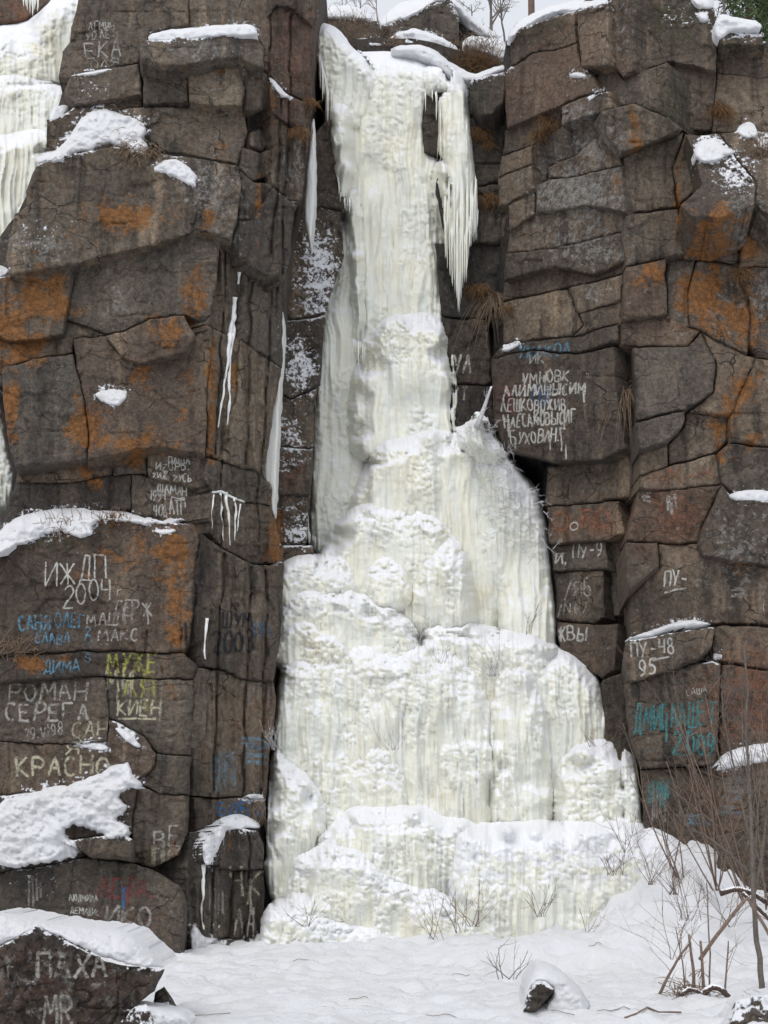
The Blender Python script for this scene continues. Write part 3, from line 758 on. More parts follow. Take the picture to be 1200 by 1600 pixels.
G_BLOCKS = [
 ([(733, 122), (765, 118), (792, 112), (787, 160), (771, 180), (748, 182), (735, 150)], GR, .35),
 ([(660, 140), (735, 150), (748, 182), (735, 205), (715, 240), (690, 245), (660, 240)], GR, -.2),
 ([(735, 184), (771, 182), (792, 200), (780, 282), (735, 292), (712, 242)], GR, -.05),
 ([(690, 246), (712, 243), (735, 293), (782, 286), (793, 330), (793, 382), (700, 378), (680, 300)], GR, .1),
 ([(680, 380), (790, 384), (787, 470), (760, 500), (690, 492)], GR, .0),
 ([(690, 494), (760, 501), (767, 560), (768, 600), (700, 602)], GR, .15),
 ([(695, 603), (768, 602), (772, 650), (790, 705), (820, 740), (705, 740)], GR, .22),
 ([(482, 217), (510, 190), (540, 180), (540, 330), (500, 322), (468, 345), (474, 300)], GL, -.2),
 ([(442, 445), (458, 350), (500, 324), (535, 332), (538, 400), (510, 490), (470, 500), (440, 500)], GL, .0),
 ([(436, 502), (470, 502), (510, 492), (500, 600), (455, 622), (432, 610)], GL, .12),
 ([(430, 612), (455, 623), (495, 606), (490, 700), (425, 695)], GL, .05),
 ([(425, 697), (490, 702), (486, 772), (430, 772)], GL, .15),
 ([(428, 774), (486, 774), (480, 850), (430, 850)], GL, .0),
 ([(428, 852), (490, 852), (490, 900), (425, 900)], GL, .25),
]
for p, f, o in G_BLOCKS:
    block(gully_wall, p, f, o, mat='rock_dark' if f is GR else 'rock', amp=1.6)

for i, ch in enumerate(o for o in bpy.data.objects if o.name.startswith('rock_block')):
    pass

BVH = BVHTree.FromPolygons([tuple(p) for p in np.concatenate(ROCK_V)], ROCK_F)
CAMV = Vector((0, 0, CAM_H))
def hitY(px, py, default=None):
    d = Vector(rays(px, py).tolist())
    h = BVH.ray_cast(CAMV, d.normalized())
    return h[0].y if h[0] is not None else default

# ------------------------------------------------------------------ snow ground: one sheet to the horizon, with the bank under the right cliff
def ground_z(X, Y):
    z = 0.02 * fbm(X / 3.0, Y / 2.0, None, 3, 3) + 0.24 * sstep(17.2, 19.1, Y)
    z += 0.07 * fbm(X / 1.1, Y / 0.8, None, 3, 9) * sstep(9, 11, Y)
    z += 0.030 * fbm(X / 0.17, Y / 0.14, None, 4, 5)
    f1, f2, hx, hy, h1, h2 = worley(X / 0.42 + 0.2 * vn(X * 2, Y * 2), Y / 0.30, 77)          # trodden hollows
    z -= 0.065 * np.maximum(0, 1 - (f1 / 0.42) ** 2) * (h1 > 0.4)
    # bank below the right cliff
    H = np.interp(X, [1.6, 2.6, 3.4, 3.9, 4.6, 5.4, 8.0, 14.0], [0.0, 0.35, 1.35, 1.42, 1.05, 0.72, 0.6, 0.5])
    t = sstep(17.6, 20.3, Y + 0.18 * fbm(X / 0.9, Y / 0.9, None, 3, 21))
    z += H * t
    z += 0.16 * t * (H > 0.2) * fbm(X / 0.35, Y / 0.35, None, 4, 33)
    # drifts: along the foot of the ice, round the small rock, at the lower right
    z += 0.16 * np.exp(-((X - 2.05) / 0.9) ** 2 - ((Y - 18.2) / 0.5) ** 2)
    z += 0.04 * np.exp(-((X - 1.42) / 0.34) ** 2 - ((Y - 14.75) / 0.55) ** 2)
    z += 0.05 * np.exp(-((X - 1.85) / 0.8) ** 2 - ((Y - 14.6) / 0.5) ** 2)
    z += 0.06 * np.exp(-((X - 3.75) / 0.5) ** 2 - ((Y - 14.0) / 0.5) ** 2)
    z += 0.03 * np.exp(-((X - 3.3) / 0.9) ** 2 - ((Y - 15.3) / 0.6) ** 2)
    z += 0.15 * np.exp(-((X + 3.5) / 2.0) ** 2 - ((Y - 15.6) / 0.7) ** 2)
    return z
gx = np.concatenate([-np.geomspace(700, 9.2, 16), np.arange(-9, -4.6, 0.12), np.arange(-4.5, 6.0, 0.042), np.arange(6.05, 9, 0.12), np.geomspace(9.2, 700, 16)])
gy = np.concatenate([np.linspace(-300, -5, 8), np.arange(0, 11, 0.5), np.arange(11.2, 21.5, 0.042), np.geomspace(22, 1200, 16)])
GX, GY = np.meshgrid(gx, gy)
GZ = ground_z(GX, GY)
gv = np.stack([GX, GY, GZ], -1).reshape(-1, 3)
ni = np.arange(len(gx) * len(gy)).reshape(len(gy), len(gx))
gf = np.stack([ni[:-1, :-1].ravel(), ni[:-1, 1:].ravel(), ni[1:, 1:].ravel(), ni[1:, :-1].ravel()], 1)
ground = mk('snowy_ground', gv, gf, M['ground'])
ground['kind'] = 'structure'

# plateau above the cliffs
hx_ = np.concatenate([-np.geomspace(300, 9, 10), np.linspace(-8, 8, 40), np.geomspace(9, 300, 10)])
hy_ = np.concatenate([np.linspace(24.6, 40, 30), np.geomspace(42, 500, 12)])
HX, HY = np.meshgrid(hx_, hy_)
HZ = 14.9 + 0.16 * np.minimum(HY - 24.6, 60) + 0.3 * fbm(HX / 3, HY / 3, None, 3, 50)
ni = np.arange(HX.size).reshape(HX.shape)
hf = np.stack([ni[:-1, :-1].ravel(), ni[:-1, 1:].ravel(), ni[1:, 1:].ravel(), ni[1:, :-1].ravel()], 1)
hill = mk('hilltop', np.stack([HX, HY, HZ], -1).reshape(-1, 3), hf, M['snow'])
hill['kind'] = 'structure'

# ------------------------------------------------------------------ ice
def column_top(Q, x):
    """pixel row of the upper outline at each column"""
    top = np.full(x.shape, 1e9)
    A, B = Q, np.roll(Q, -1, 0)
    for (ax, ay), (bx, by) in zip(A, B):
        lo, hi = min(ax, bx), max(ax, bx)
        if hi - lo < 1e-6: continue
        m = (x >= lo - 0.5) & (x <= hi + 0.5)
        t = np.clip((x - ax) / (bx - ax), 0, 1)
        top = np.where(m, np.minimum(top, ay + t * (by - ay)), top)
    return top

def smooth_top(Q, x, w=13):
    Q = np.asarray(Q, float); g = np.arange(math.floor(Q[:, 0].min()), math.ceil(Q[:, 0].max()) + 1.0)
    p = column_top(Q, np.clip(g, Q[:, 0].min(), Q[:, 0].max())); h = w // 2
    for _ in range(2):
        p = np.convolve(np.pad(p, h, mode='edge'), np.ones(w) / w, 'valid')
    return np.interp(x, g, p)

IN = [0]
IC = 3.0
IMAP = np.full((640, 480), np.nan)                      # depth of the ice built so far, over the traced outlines
def ice_stamp(x, y, Y):
    i = np.clip(((y + 60) / IC).astype(int), 0, 639); j = np.clip(((x + 60) / IC).astype(int), 0, 479)
    cur = np.where(np.isnan(IMAP), 1e9, IMAP)
    np.minimum.at(cur, (i, j), Y)
    IMAP[:] = np.where(cur > 1e8, np.nan, cur)
def ice_behind(x, y):
    m = ~np.isnan(IMAP); D = np.where(m, IMAP, 0.0); W = m.astype(float)
    for _ in range(9):                                   # spread past the rim
        nD = D * W; nW = W.copy()
        for a, b in ((1, 0), (-1, 0), (0, 1), (0, -1)):
            nD = nD + np.roll(D * W, (a, b), (0, 1)); nW = nW + np.roll(W, (a, b), (0, 1))
        D = np.where(W > 0, D, np.where(nW > 0, nD / np.maximum(nW, 1e-9), 0)); W = np.where((W > 0) | (nW > 0), 1.0, 0.0)
    B = m.astype(float)
    for _ in range(5):
        B = (B + np.roll(B, 1, 0) + np.roll(B, -1, 0) + np.roll(B, 1, 1) + np.roll(B, -1, 1)) / 5
    S_ = D.copy()
    for _ in range(3):
        S_ = (S_ + np.roll(S_, 1, 0) + np.roll(S_, -1, 0) + np.roll(S_, 1, 1) + np.roll(S_, -1, 1)) / 5
    i = np.clip(((y + 60) / IC).astype(int), 0, 639); j = np.clip(((x + 60) / IC).astype(int), 0, 479)
    return D[i, j], np.where(W[i, j] > 0, sstep(.15, .75, B[i, j]), 0)
def ice(parent, name, poly, Y0, slope=0.0, dome=60, rec=0.8, side=22, sdep=0.35, bulb=1.0, ribs=1.0, fringe=0.0, mat='ice', snow=0.0, step=2.0, rough=2.2, thick=0.5, label=None, big=1.0, topsnow=0.0):
    """a tier of ice: traced outline, face at depth Y0 (plus slope per 100 px upward), top drawn back 'rec' metres over 'dome' pixels, sides rounded"""
    IN[0] += 1; k = IN[0] * 7
    poly = chaikin(poly, 2)
    Q = refine(poly, 4, rough, k)
    if fringe:
        lowest = Q[:, 1].max(); cyc = Q[:, 1].mean()
        m = sstep(cyc, lowest, Q[:, 1])
        Q[:, 1] += fringe * m * (vn(Q[:, 0] / 4.5, Q[:, 0] * 0, None, k) + 0.6 * vn(Q[:, 0] / 1.9, Q[:, 0] * 0, None, k + 1))
    x, y, s, faces = grid_in(Q, step)
    ymax = Q[:, 1].max()
    top = smooth_top(poly, x)
    dt = np.maximum(0, y - top)
    sdep = sdep * 0.7
    Y = Y0 + slope * (ymax - y) / 100.0
    dm = dome * (1 + 0.45 * vn(x / 37, x * 0, None, k + 2))
    e = np.clip(dt / dm, 0, 1)
    Y = Y + rec * (1 - np.sqrt(np.maximum(0, 1 - (1 - e) ** 2.2)))
    e2 = np.clip(s / side, 0, 1)
    Yr = Y + sdep * (1 - np.sqrt(np.maximum(0, 1 - (1 - e2) ** 2)))
    # grow out of the ice already standing behind instead of leaving a seam
    ex, wt = ice_behind(x, y)
    S = 36 * (1 + 0.75 * vn(x / 24, y / 24, None, k + 33))
    ww = np.clip(s / S, 0, 1); ww = np.sin(ww * math.pi / 2) ** 1.1
    Yf = Y0 + slope * (ymax - y) / 100.0
    Yb = ex - 0.01 + (Yf - ex) * ww
    wt = wt * sstep(0.02, 0.30, ex - Yf)
    Y = wt * Yb + (1 - wt) * Yr
    tf = 1 - sstep(0, 1, dt / (dome * 1.8))
    # hanging organ-pipe ribs
    wx = x + 5 * vn(x / 40, y / 60, None, k + 3)
    r1 = 1 - np.abs(vn(wx / 13, y / 170, None, k + 4)); r2 = 1 - np.abs(vn(wx / 5.2, y / 90, None, k + 5)); r3 = vn(wx / 2.6, y / 55, None, k + 6)
    d = ribs * (0.050 * r1 ** 2 + 0.036 * r2 ** 2 + 0.019 * r3) * (1 - 0.55 * tf)
    # rounded drip bulbs, two sizes, thick near the top of a tier and in bands
    def bulbs(sx, sy, kk):
        f1, f2, hx, hy, h1, h2 = worley((x + 3 * vn(x / 9, y / 9, None, kk)) / sx, (y + 4 * vn(x / 11, y / 11, None, kk + 1)) / sy, kk)
        return np.sqrt(np.maximum(0, 1 - (f1 / (0.50 + 0.35 * h1)) ** 2)) * (0.4 + 0.6 * h2)
    band = sstep(-0.25, 0.5, fbm(x / 55, y / 75, None, 3, k + 12))
    bm = np.clip(tf * 0.9 + 0.16 + 0.7 * band, 0, 1) * bulb
    d += bm * (0.040 * bulbs(17, 14, k + 8) + 0.046 * bulbs(9.5, 8.5, k + 9) + 0.036 * bulbs(6, 6, k + 10))
    d += big * (0.10 * fbm(x / 75, y / 110, None, 2, k + 14) + 0.035 * fbm(x / 24, y / 45, None, 2, k + 15))
    Y = Y - d * (0.35 + 0.65 * np.clip(s / 8, 0, 1))
    ice_stamp(x, y, Y)
    v = at(x, y, Y)
    vv, ff, rim, nf = skirt(v, faces, (0, thick, 0))
    a = np.full(len(vv), snow)
    if topsnow:
        a[:len(v)] = np.maximum(a[:len(v)], topsnow * (1 - sstep(0.5, 1.1, dt / dome + 0.5 * vn(x / 14, y / 10, None, k + 30))))
    o = mk(name, vv, ff, M[mat], parent, attrs={'snow': a})
    if label: o['label'] = label
    return o

def tube(path, radii, sides=6):
    P = np.asarray(path, float); R = np.asarray(radii, float)
    T = np.gradient(P, axis=0); T /= np.linalg.norm(T, axis=1, keepdims=True) + 1e-9
    up = np.array([0.31, 0.87, 0.38])
    A = np.cross(T, up); A /= np.linalg.norm(A, axis=1, keepdims=True) + 1e-9
    B = np.cross(T, A)
    th = np.arange(sides) * 2 * math.pi / sides
    v = P[:, None, :] + R[:, None, None] * (A[:, None, :] * np.cos(th)[None, :, None] + B[:, None, :] * np.sin(th)[None, :, None])
    n = len(P)
    f = []
    for i in range(n - 1):
        for j in range(sides):
            a, b = i * sides + j, i * sides + (j + 1) % sides
            f.append([a, b, b + sides, a + sides])
    f.append(list(range(sides))[::-1]); f.append([(n - 1) * sides + j for j in range(sides)])
    return v.reshape(-1, 3), f

def merge(parts):
    vs, fs, o = [], [], 0
    for v, f in parts:
        vs.append(v); fs.extend([[i + o for i in q] for q in f]); o += len(v)
    return np.concatenate(vs), fs

def icicle(parent, px, y0, y1, Y, w, mat='ice', name='icicle', bend=0.0):
    """a hanging icicle of width w pixels at its root"""
    n = max(6, int((y1 - y0) / 5))
    t = np.linspace(0, 1, n)
    yy = y0 + (y1 - y0) * t
    xx = px + bend * t + 0.10 * w * vn(t * 6 + px, t * 0, None, 5)
    P = at(xx, yy, Y + 0.14 * (1 - np.minimum(1, t / 0.3)))
    R = (w * 0.5 * Y / FOC) * np.minimum(1, 0.25 + t / 0.22) * ((1 - t) ** 0.75 * 0.93 + 0.07) * (1 + 0.16 * vn(t * n / 2.5 + px, t * 0 + 3, None, 9))
    v, f = tube(P, R, 8)
    return mk(name, v, f, M[mat], parent, attrs={'snow': np.zeros(len(v))})

fall = empty('frozen_waterfall', V(700, 1470, 20.0), 'tall cream frozen waterfall of ice tiers between the two basalt cliffs', 'frozen waterfall')
ice(fall, 'ice_column', [(489, 42), (505, 33), (530, 45), (552, 76), (580, 92), (594, 140), (570, 205), (522, 210), (509, 170), (505, 130), (498, 100), (491, 80)], 23.15, dome=34, rec=.6, side=26, fringe=5, topsnow=.5)
ice(fall, 'ice_column', [(520, 345), (548, 335), (560, 560), (580, 720), (575, 820), (530, 870), (482, 870), (480, 800), (486, 700), (487, 600), (496, 500), (504, 420)], 22.95, slope=.03, dome=120, rec=.2, side=20, sdep=.4, mat='ice_dim', bulb=.7)
ice(fall, 'ice_column', [(548, 82), (580, 74), (620, 77), (660, 88), (700, 100), (704, 135), (684, 152), (664, 185), (668, 225), (692, 255), (704, 280), (701, 330), (696, 420), (697, 480), (706, 560), (708, 640), (702, 720), (560, 735), (546, 600), (549, 520), (541, 420), (534, 340), (520, 326), (514, 300), (507, 240), (503, 180), (508, 140), (528, 112)],
    22.75, slope=.10, dome=60, rec=1.0, side=38, sdep=.75, bulb=.7, ribs=1.5, topsnow=.35)
ice(fall, 'ice_curtain', [(508, 170), (530, 160), (552, 170), (560, 300), (552, 335), (540, 330), (520, 327), (515, 300), (508, 240)], 22.7, slope=.04, dome=50, rec=.3, side=14, sdep=.3, bulb=.4, ribs=1.5, fringe=7)
ice(fall, 'ice_curtain', [(536, 300), (566, 290), (570, 420), (572, 520), (562, 560), (552, 540), (549, 450), (541, 400)], 22.6, slope=.04, dome=60, rec=.3, side=12, sdep=.3, bulb=.3, ribs=1.5, fringe=12)
ice(fall, 'ice_curtain', [(662, 100), (690, 92), (712, 108), (733, 130), (734, 170), (740, 215), (740, 240), (745, 290), (742, 330), (737, 376), (724, 392), (714, 398), (700, 384), (692, 330), (688, 285), (684, 255), (686, 200), (686, 165), (680, 148), (668, 150), (660, 125)], 22.65, slope=.06, dome=36, rec=.7, side=12, sdep=.25, bulb=.45, ribs=1.5, fringe=8, topsnow=.6)
ice(fall, 'ice_curtain', [(672, 262), (690, 246), (706, 262), (716, 300), (716, 360), (706, 392), (692, 372), (680, 330)], 22.6, dome=24, rec=.3, side=10, sdep=.2, bulb=.5, ribs=1.3, fringe=10)
ice(fall, 'ice_tier', [(540, 640), (556, 560), (580, 512), (612, 488), (640, 494), (668, 484), (700, 505), (712, 550), (716, 640), (714, 720), (550, 735)], 22.35, dome=60, rec=.7, side=34, sdep=.5, bulb=1.2)
ice(fall, 'ice_tier', [(700, 672), (738, 650), (765, 668), (790, 700), (822, 740), (850, 780), (862, 850), (868, 940), (874, 1000), (866, 1040), (780, 1040), (765, 800), (735, 720)], 21.5, dome=80, rec=1.4, side=30, sdep=.5, bulb=.9, topsnow=.5)
ice(fall, 'ice_tier', [(545, 790), (560, 740), (590, 692), (640, 680), (698, 670), (722, 676), (750, 700), (772, 740), (792, 800), (800, 1000), (700, 1000), (560, 880), (535, 830)], 21.7, dome=40, rec=.9, side=34, sdep=.6, bulb=.9)
ice(fall, 'ice_tier', [(488, 900), (505, 850), (525, 815), (548, 793), (585, 784), (640, 795), (690, 812), (722, 850), (738, 890), (742, 1000), (650, 1000), (560, 960), (500, 930)], 21.4, dome=48, rec=.7, side=34, sdep=.5, bulb=1.25)
ice(fall, 'ice_tier', [(560, 960), (566, 890), (600, 862), (640, 880), (650, 960)], 21.15, dome=44, rec=.5, side=26, sdep=.35, bulb=1.3)
ice(fall, 'ice_tier', [(640, 930), (655, 880), (680, 852), (704, 842), (728, 862), (742, 905), (748, 1000), (645, 1000)], 21.1, dome=44, rec=.5, side=26, sdep=.4, bulb=1.2)
ice(fall, 'ice_tier', [(425, 900), (440, 872), (500, 862), (532, 870), (549, 886), (560, 920), (560, 970), (425, 970)], 21.1, dome=36, rec=.6, side=20, sdep=.3, bulb=1.2, topsnow=.4)
ice(fall, 'ice_tier', [(420, 960), (440, 925), (500, 915), (560, 925), (602, 945), (640, 965), (655, 990), (660, 1060), (420, 1060)], 20.9, dome=42, rec=.6, side=22, sdep=.3, bulb=1.2, topsnow=.4)
ice(fall, 'ice_tier', [(420, 1050), (430, 990), (452, 962), (488, 964), (506, 985), (536, 992), (560, 1030), (560, 1080)], 20.75, dome=34, rec=.4, side=20, sdep=.3, bulb=1.3)
ice(fall, 'ice_curtain', [(640, 1000), (690, 972), (750, 974), (800, 985), (850, 1000), (900, 1022), (930, 1040), (943, 1062), (946, 1092), (957, 1112), (968, 1150), (978, 1430), (640, 1430)], 20.9, dome=44, rec=.8, side=30, sdep=.5, bulb=.75, ribs=1.5, topsnow=.3)
ice(fall, 'ice_curtain', [(422, 1430), (424, 1100), (440, 1022), (470, 1018), (520, 1015), (560, 1003), (600, 1025), (632, 1010), (680, 1005), (722, 1025), (750, 1060), (768, 1110), (800, 1430)], 20.55, dome=70, rec=.8, side=30, sdep=.5, bulb=.85, ribs=1.5, topsnow=.25)
ice(fall, 'ice_curtain', [(765, 1430), (764, 1120), (772, 1060), (800, 1036), (832, 1045), (850, 1085), (862, 1160), (868, 1430)], 20.5, dome=50, rec=.6, side=24, sdep=.45, bulb=.8, ribs=1.5, topsnow=.4)
ice(fall, 'ice_tier', [(430, 1330), (520, 1180), (560, 1150), (600, 1155), (640, 1200), (650, 1330)], 20.35, dome=90, rec=.35, side=60, sdep=.4, bulb=.9, ribs=1.2)
ice(fall, 'ice_tier', [(856, 1430), (866, 1205), (878, 1180), (912, 1160), (950, 1150), (985, 1175), (1003, 1196), (1010, 1430)], 20.0, dome=48, rec=.7, side=24, sdep=.4, bulb=1.0)
ice(fall, 'ice_tier', [(412, 1440), (416, 1230), (426, 1160), (446, 1185), (482, 1212), (506, 1250), (512, 1300), (500, 1400)], 20.05, dome=50, rec=.6, side=24, sdep=.4, bulb=1.0, ribs=1.3, topsnow=.4)
ice(fall, 'ice_tier', [(470, 1480), (490, 1325), (520, 1282), (560, 1258), (600, 1262), (650, 1256), (672, 1262), (692, 1278), (745, 1280), (780, 1330), (790, 1540), (480, 1540)], 19.75, dome=40, rec=.7, side=24, sdep=.35, bulb=1.1, ribs=1.3, topsnow=.5)
ice(fall, 'ice_tier', [(695, 1545), (700, 1330), (730, 1283), (860, 1281), (920, 1285), (1005, 1284), (1052, 1302), (1112, 1342), (1135, 1385), (1135, 1545)], 19.35, slope=.02, dome=88, rec=.75, side=26, sdep=.3, bulb=.7, ribs=1.4, topsnow=.95)
ice(fall, 'ice_tier', [(440, 1470), (452, 1350), (482, 1326), (522, 1315), (572, 1335), (602, 1370), (642, 1382), (702, 1400), (748, 1430), (785, 1470), (790, 1545), (435, 1545)], 19.3, dome=46, rec=.55, side=22, sdep=.3, bulb=1.25, ribs=.6, topsnow=.5)
ice(fall, 'ice_tier', [(395, 1545), (408, 1420), (440, 1396), (482, 1420), (522, 1438), (575, 1450), (650, 1475), (650, 1545)], 19.1, dome=44, rec=.5, side=20, sdep=.25, bulb=1.2, ribs=.4, topsnow=.8)

ri = random.Random(3)
def icicles(parent, line, n, Y, l0, l1, w0, w1, mat='ice'):
    """n icicles with roots along a pixel polyline"""
    P = np.array(line, float); seg = np.r_[0, np.cumsum(np.hypot(*np.diff(P, axis=0).T))]
    for i in range(n):
        t = (i + ri.random()) / n * seg[-1]
        x, y = np.interp(t, seg, P[:, 0]), np.interp(t, seg, P[:, 1])
        icicle(parent, x, y - 8, y + l0 + (l1 - l0) * ri.random() ** 1.7, Y + ri.uniform(-.06, .12), ri.uniform(w0, w1), mat)
for i in range(60):
    x = 695 + 39 * (i + ri.random()) / 46
    end = np.interp(x, [694, 702, 710, 716, 722, 729, 735], [395, 435, 455, 492, 462, 440, 385]) - 46 * ri.random() ** 2
    icicle(fall, x, ri.uniform(270, 350), end, 22.5 + ri.uniform(-.05, .12), ri.uniform(3.5, 7))
icicles(fall, [(664, 150), (680, 148), (688, 165), (689, 235)], 16, 22.6, 10, 46, 2.5, 5)
icicles(fall, [(499, 88), (506, 112), (512, 140), (522, 150)], 16, 23.05, 12, 75, 2, 4.5)
icicles(fall, [(729, 190), (731, 285)], 12, 22.55, 8, 30, 2, 4)
icicles(fall, [(527, 270), (531, 300), (534, 312), (545, 318), (556, 320)], 16, 22.7, 6, 22, 2, 4.5)
icicles(fall, [(550, 535), (572, 545)], 8, 22.55, 10, 40, 2, 5)
icicles(fall, [(478, 770), (483, 840), (500, 850)], 14, 22.6, 8, 40, 2, 5, 'ice_dim')

# the second frozen stream beyond the left pillar
f2 = empty('frozen_waterfall', V(30, 480, 23.0), 'stepped pale icefall in the top left corner beyond the rock pillar', 'frozen waterfall')
ice(f2, 'ice_tier', [(-40, 60), (-30, 42), (40, 30), (75, 5), (90, -20), (150, -25), (140, 60), (115, 120), (100, 130), (-40, 140)], 23.3, dome=60, rec=1.0, side=18, sdep=.2, bulb=.8, topsnow=.8)
ice(f2, 'ice_tier', [(-40, 125), (0, 114), (50, 118), (90, 130), (112, 140), (110, 240), (-40, 240)], 22.9, dome=32, rec=.7, side=18, sdep=.2, bulb=.8, topsnow=.5)
ice(f2, 'ice_tier', [(-40, 212), (0, 208), (40, 206), (72, 200), (90, 210), (70, 260), (50, 330), (30, 360), (8, 440), (-40, 445)], 22.5, dome=20, rec=.5, side=18, sdep=.3, bulb=.4, ribs=1.5, topsnow=.6, fringe=6)
ice(f2, 'ice_tier', [(-40, 560), (0, 600), (8, 640), (14, 700), (28, 738), (18, 790), (0, 830), (-40, 840)], 21.6, dome=60, rec=.4, side=18, sdep=.4, bulb=1.0, topsnow=.6)
icicles(f2, [(-5, 395), (8, 385), (25, 340), (45, 310)], 20, 22.2, 8, 45, 2.5, 5.5)
icicles(f2, [(36, 0), (60, 2)], 8, 23.4, 10, 26, 2.5, 5)
block(left_cliff, [(-40, -30), (85, -30), (78, 5), (40, 32), (-40, 42)], Plane(20, 10, 23.9, (0, -1, 0)), 0, 'rock_warm')

# ------------------------------------------------------------------ rocks on the skyline behind the lip
SKY_R = Plane(650, 40, 25.2, (0, -1, 0.15))
block(gully_wall, [(498, 24), (560, 27), (602, 34), (596, 66), (540, 78), (500, 48)], SKY_R, 0, 'rock')
block(gully_wall, [(700, 20), (722, 22), (752, 52), (795, 66), (795, 112), (735, 118), (700, 80)], SKY_R, -.2, 'rock_dark')
block(gully_wall, [(540, 76), (600, 64), (720, 70), (722, 100), (600, 110)], SKY_R, -.3, 'rock_dark')
bo = block(None, [(596, 40), (615, 30), (655, 16), (683, -4), (704, -2), (719, 28), (716, 74), (660, 66), (616, 62)], SKY_R, .35, 'rock', amp=1.5, bw=7, name='boulder')
tag(bo, 'dark boulder on the skyline above the frozen waterfall', 'boulder')

# foreground boulder
FB = Plane(110, 1540, 12.6, (0.10, -1, 0.12))
fb = block(None, [(-25, 1484), (0, 1478), (62, 1446), (80, 1458), (125, 1480), (180, 1507), (258, 1515), (242, 1548), (212, 1570), (196, 1650), (-25, 1650)], FB, 0, 'rock', amp=1.3, bw=5, name='boulder', thick=1.6)
tag(fb, 'big grey brown boulder in the lower left corner with faded white letters', 'boulder')
sb = block(None, [(190, 1640), (196, 1590), (210, 1572), (228, 1568), (240, 1590), (242, 1640)], Plane(215, 1600, 12.5, (0, -1, .3)), 0, 'rock_dark', bw=8, name='stone', thick=.4)
tag(sb, 'small dark stone half under snow beside the corner boulder', 'stone')
sb = block(None, [(236, 1590), (242, 1550), (256, 1540), (268, 1562), (270, 1590)], Plane(250, 1560, 13.2, (0, -1, .3)), 0, 'rock_dark', bw=7, name='stone', thick=.3)
tag(sb, 'little dark stone tucked behind the tip of the corner boulder', 'stone')
sb = block(None, [(816, 1580), (822, 1552), (836, 1533), (852, 1533), (866, 1546), (852, 1562), (838, 1580)], Plane(840, 1550, 13.4, (0, -1, .3)), 0, 'rock_dark', bw=9, name='stone', thick=.4)
tag(sb, 'dark rounded stone poking out of the snow mound in the foreground', 'stone')
sb = block(None, [(1142, 1600), (1150, 1565), (1175, 1556), (1225, 1552), (1225, 1600)], Plane(1180, 1570, 12.9, (0, -1, .5)), 0, 'rock', bw=8, name='stone', thick=.5)
tag(sb, 'grey flat stone in the snow at the lower right edge', 'stone')

BVH = BVHTree.FromPolygons([tuple(p) for p in np.concatenate(ROCK_V)], ROCK_F)

# ------------------------------------------------------------------ snow lying on ledges and faces
SN = [0]
def snow(poly, label, mode='lay', bulge=.07, dome=10, rec=.12, off=.02, rough=2.0, Y=None, thick=.25, lump=1.0):
    SN[0] += 1; k = SN[0] * 5 + 300
    poly = chaikin(poly, 2)
    Q = refine(poly, 2.5, rough * 1.25, k)
    Q[:, 0] += rough * .45 * vn(Q[:, 0] / 3.1, Q[:, 1] / 3.1, None, k + 2); Q[:, 1] += rough * .55 * vn(Q[:, 0] / 3.1, Q[:, 1] / 3.1, None, k + 3)
    SNOWQ.append(Q)
    x, y, s, faces = grid_in(Q, 1.9)
    H = np.array([hitY(a, b, np.nan) for a, b in zip(x, y)], float)
    ok = ~np.isnan(H)
    if Y is not None:
        Yb = np.full(x.shape, Y)
    elif mode == 'ledge':
        Yb = np.full(x.shape, np.percentile(H[ok], 12))
    else:
        A = np.stack([x, y, np.ones_like(x)], 1)
        med = np.median(H[ok]); w = ok & (np.abs(H - med) < 0.7)
        c, *_ = np.linalg.lstsq(A[w], H[w], rcond=None)
        Yb = A @ c
        Yb = np.where(ok & (np.abs(H - med) < 0.7), np.minimum(Yb, H), Yb)
    top = smooth_top(poly, x, 9); dt = np.maximum(0, y - top)
    e = np.clip(dt / dome, 0, 1)
    Yb = Yb + rec * (1 - np.sqrt(np.maximum(0, 1 - (1 - e) ** 2)))
    e = np.clip(s / 7.0, 0, 1)
    Yb = Yb - off - 0.72 * bulge * np.sqrt(np.maximum(0, 1 - (1 - e) ** 2)) - lump * (0.040 * fbm(x / 22, y / 15, None, 3, k) + 0.022 * fbm(x / 7, y / 6, None, 3, k + 4)) * e
    v = at(x, y, Yb)
    vv, ff, rim, nf = skirt(v, faces, (0, thick, 0))
    o = mk('snow_patch', vv, ff, M['snow'])
    return tag(o, label, 'snow', 'snow lying on the rocks')

snow([(229, 60), (236, 50), (300, 43), (390, 36), (400, 42), (403, 57), (345, 55), (300, 60), (236, 65)], 'smooth long snow slab on the flat jutting block of the left pillar', 'ledge', .06, 8, .2, rough=.8, thick=.5)
snow([(55, 257), (60, 245), (100, 220), (118, 192), (130, 174), (160, 163), (185, 172), (215, 180), (235, 195), (222, 210), (237, 228), (215, 232), (180, 220), (140, 232), (95, 246)], 'large snow drape on the sloping ledge below the highest left lettering', 'lay', .12, 20, .3, rough=3)
snow([(236, 262), (255, 248), (280, 246), (300, 262), (315, 283), (305, 292), (280, 280), (265, 272)], 'slanting snow streak on the big overhanging slab of the left pillar', rough=3)
snow([(148, 614), (160, 606), (201, 607), (196, 632), (175, 634), (152, 625)], 'lone snow blob in the middle of the orange lichened left face', bulge=.06, rough=1.5)
snow([(-12, 868), (-12, 838), (20, 808), (60, 793), (110, 789), (160, 795), (195, 797), (225, 808), (285, 813), (290, 818), (230, 817), (170, 812), (140, 822), (150, 834), (110, 836), (90, 828), (60, 838), (30, 848), (5, 866)], 'long snow crest on the ledge above the white 2004 lettering', 'lay', .10, 14, .25, rough=2.5)
snow([(236, 825), (277, 823), (275, 831), (250, 834)], 'thin snow sliver right under the end of the long ledge crest', bulge=.04, rough=1)
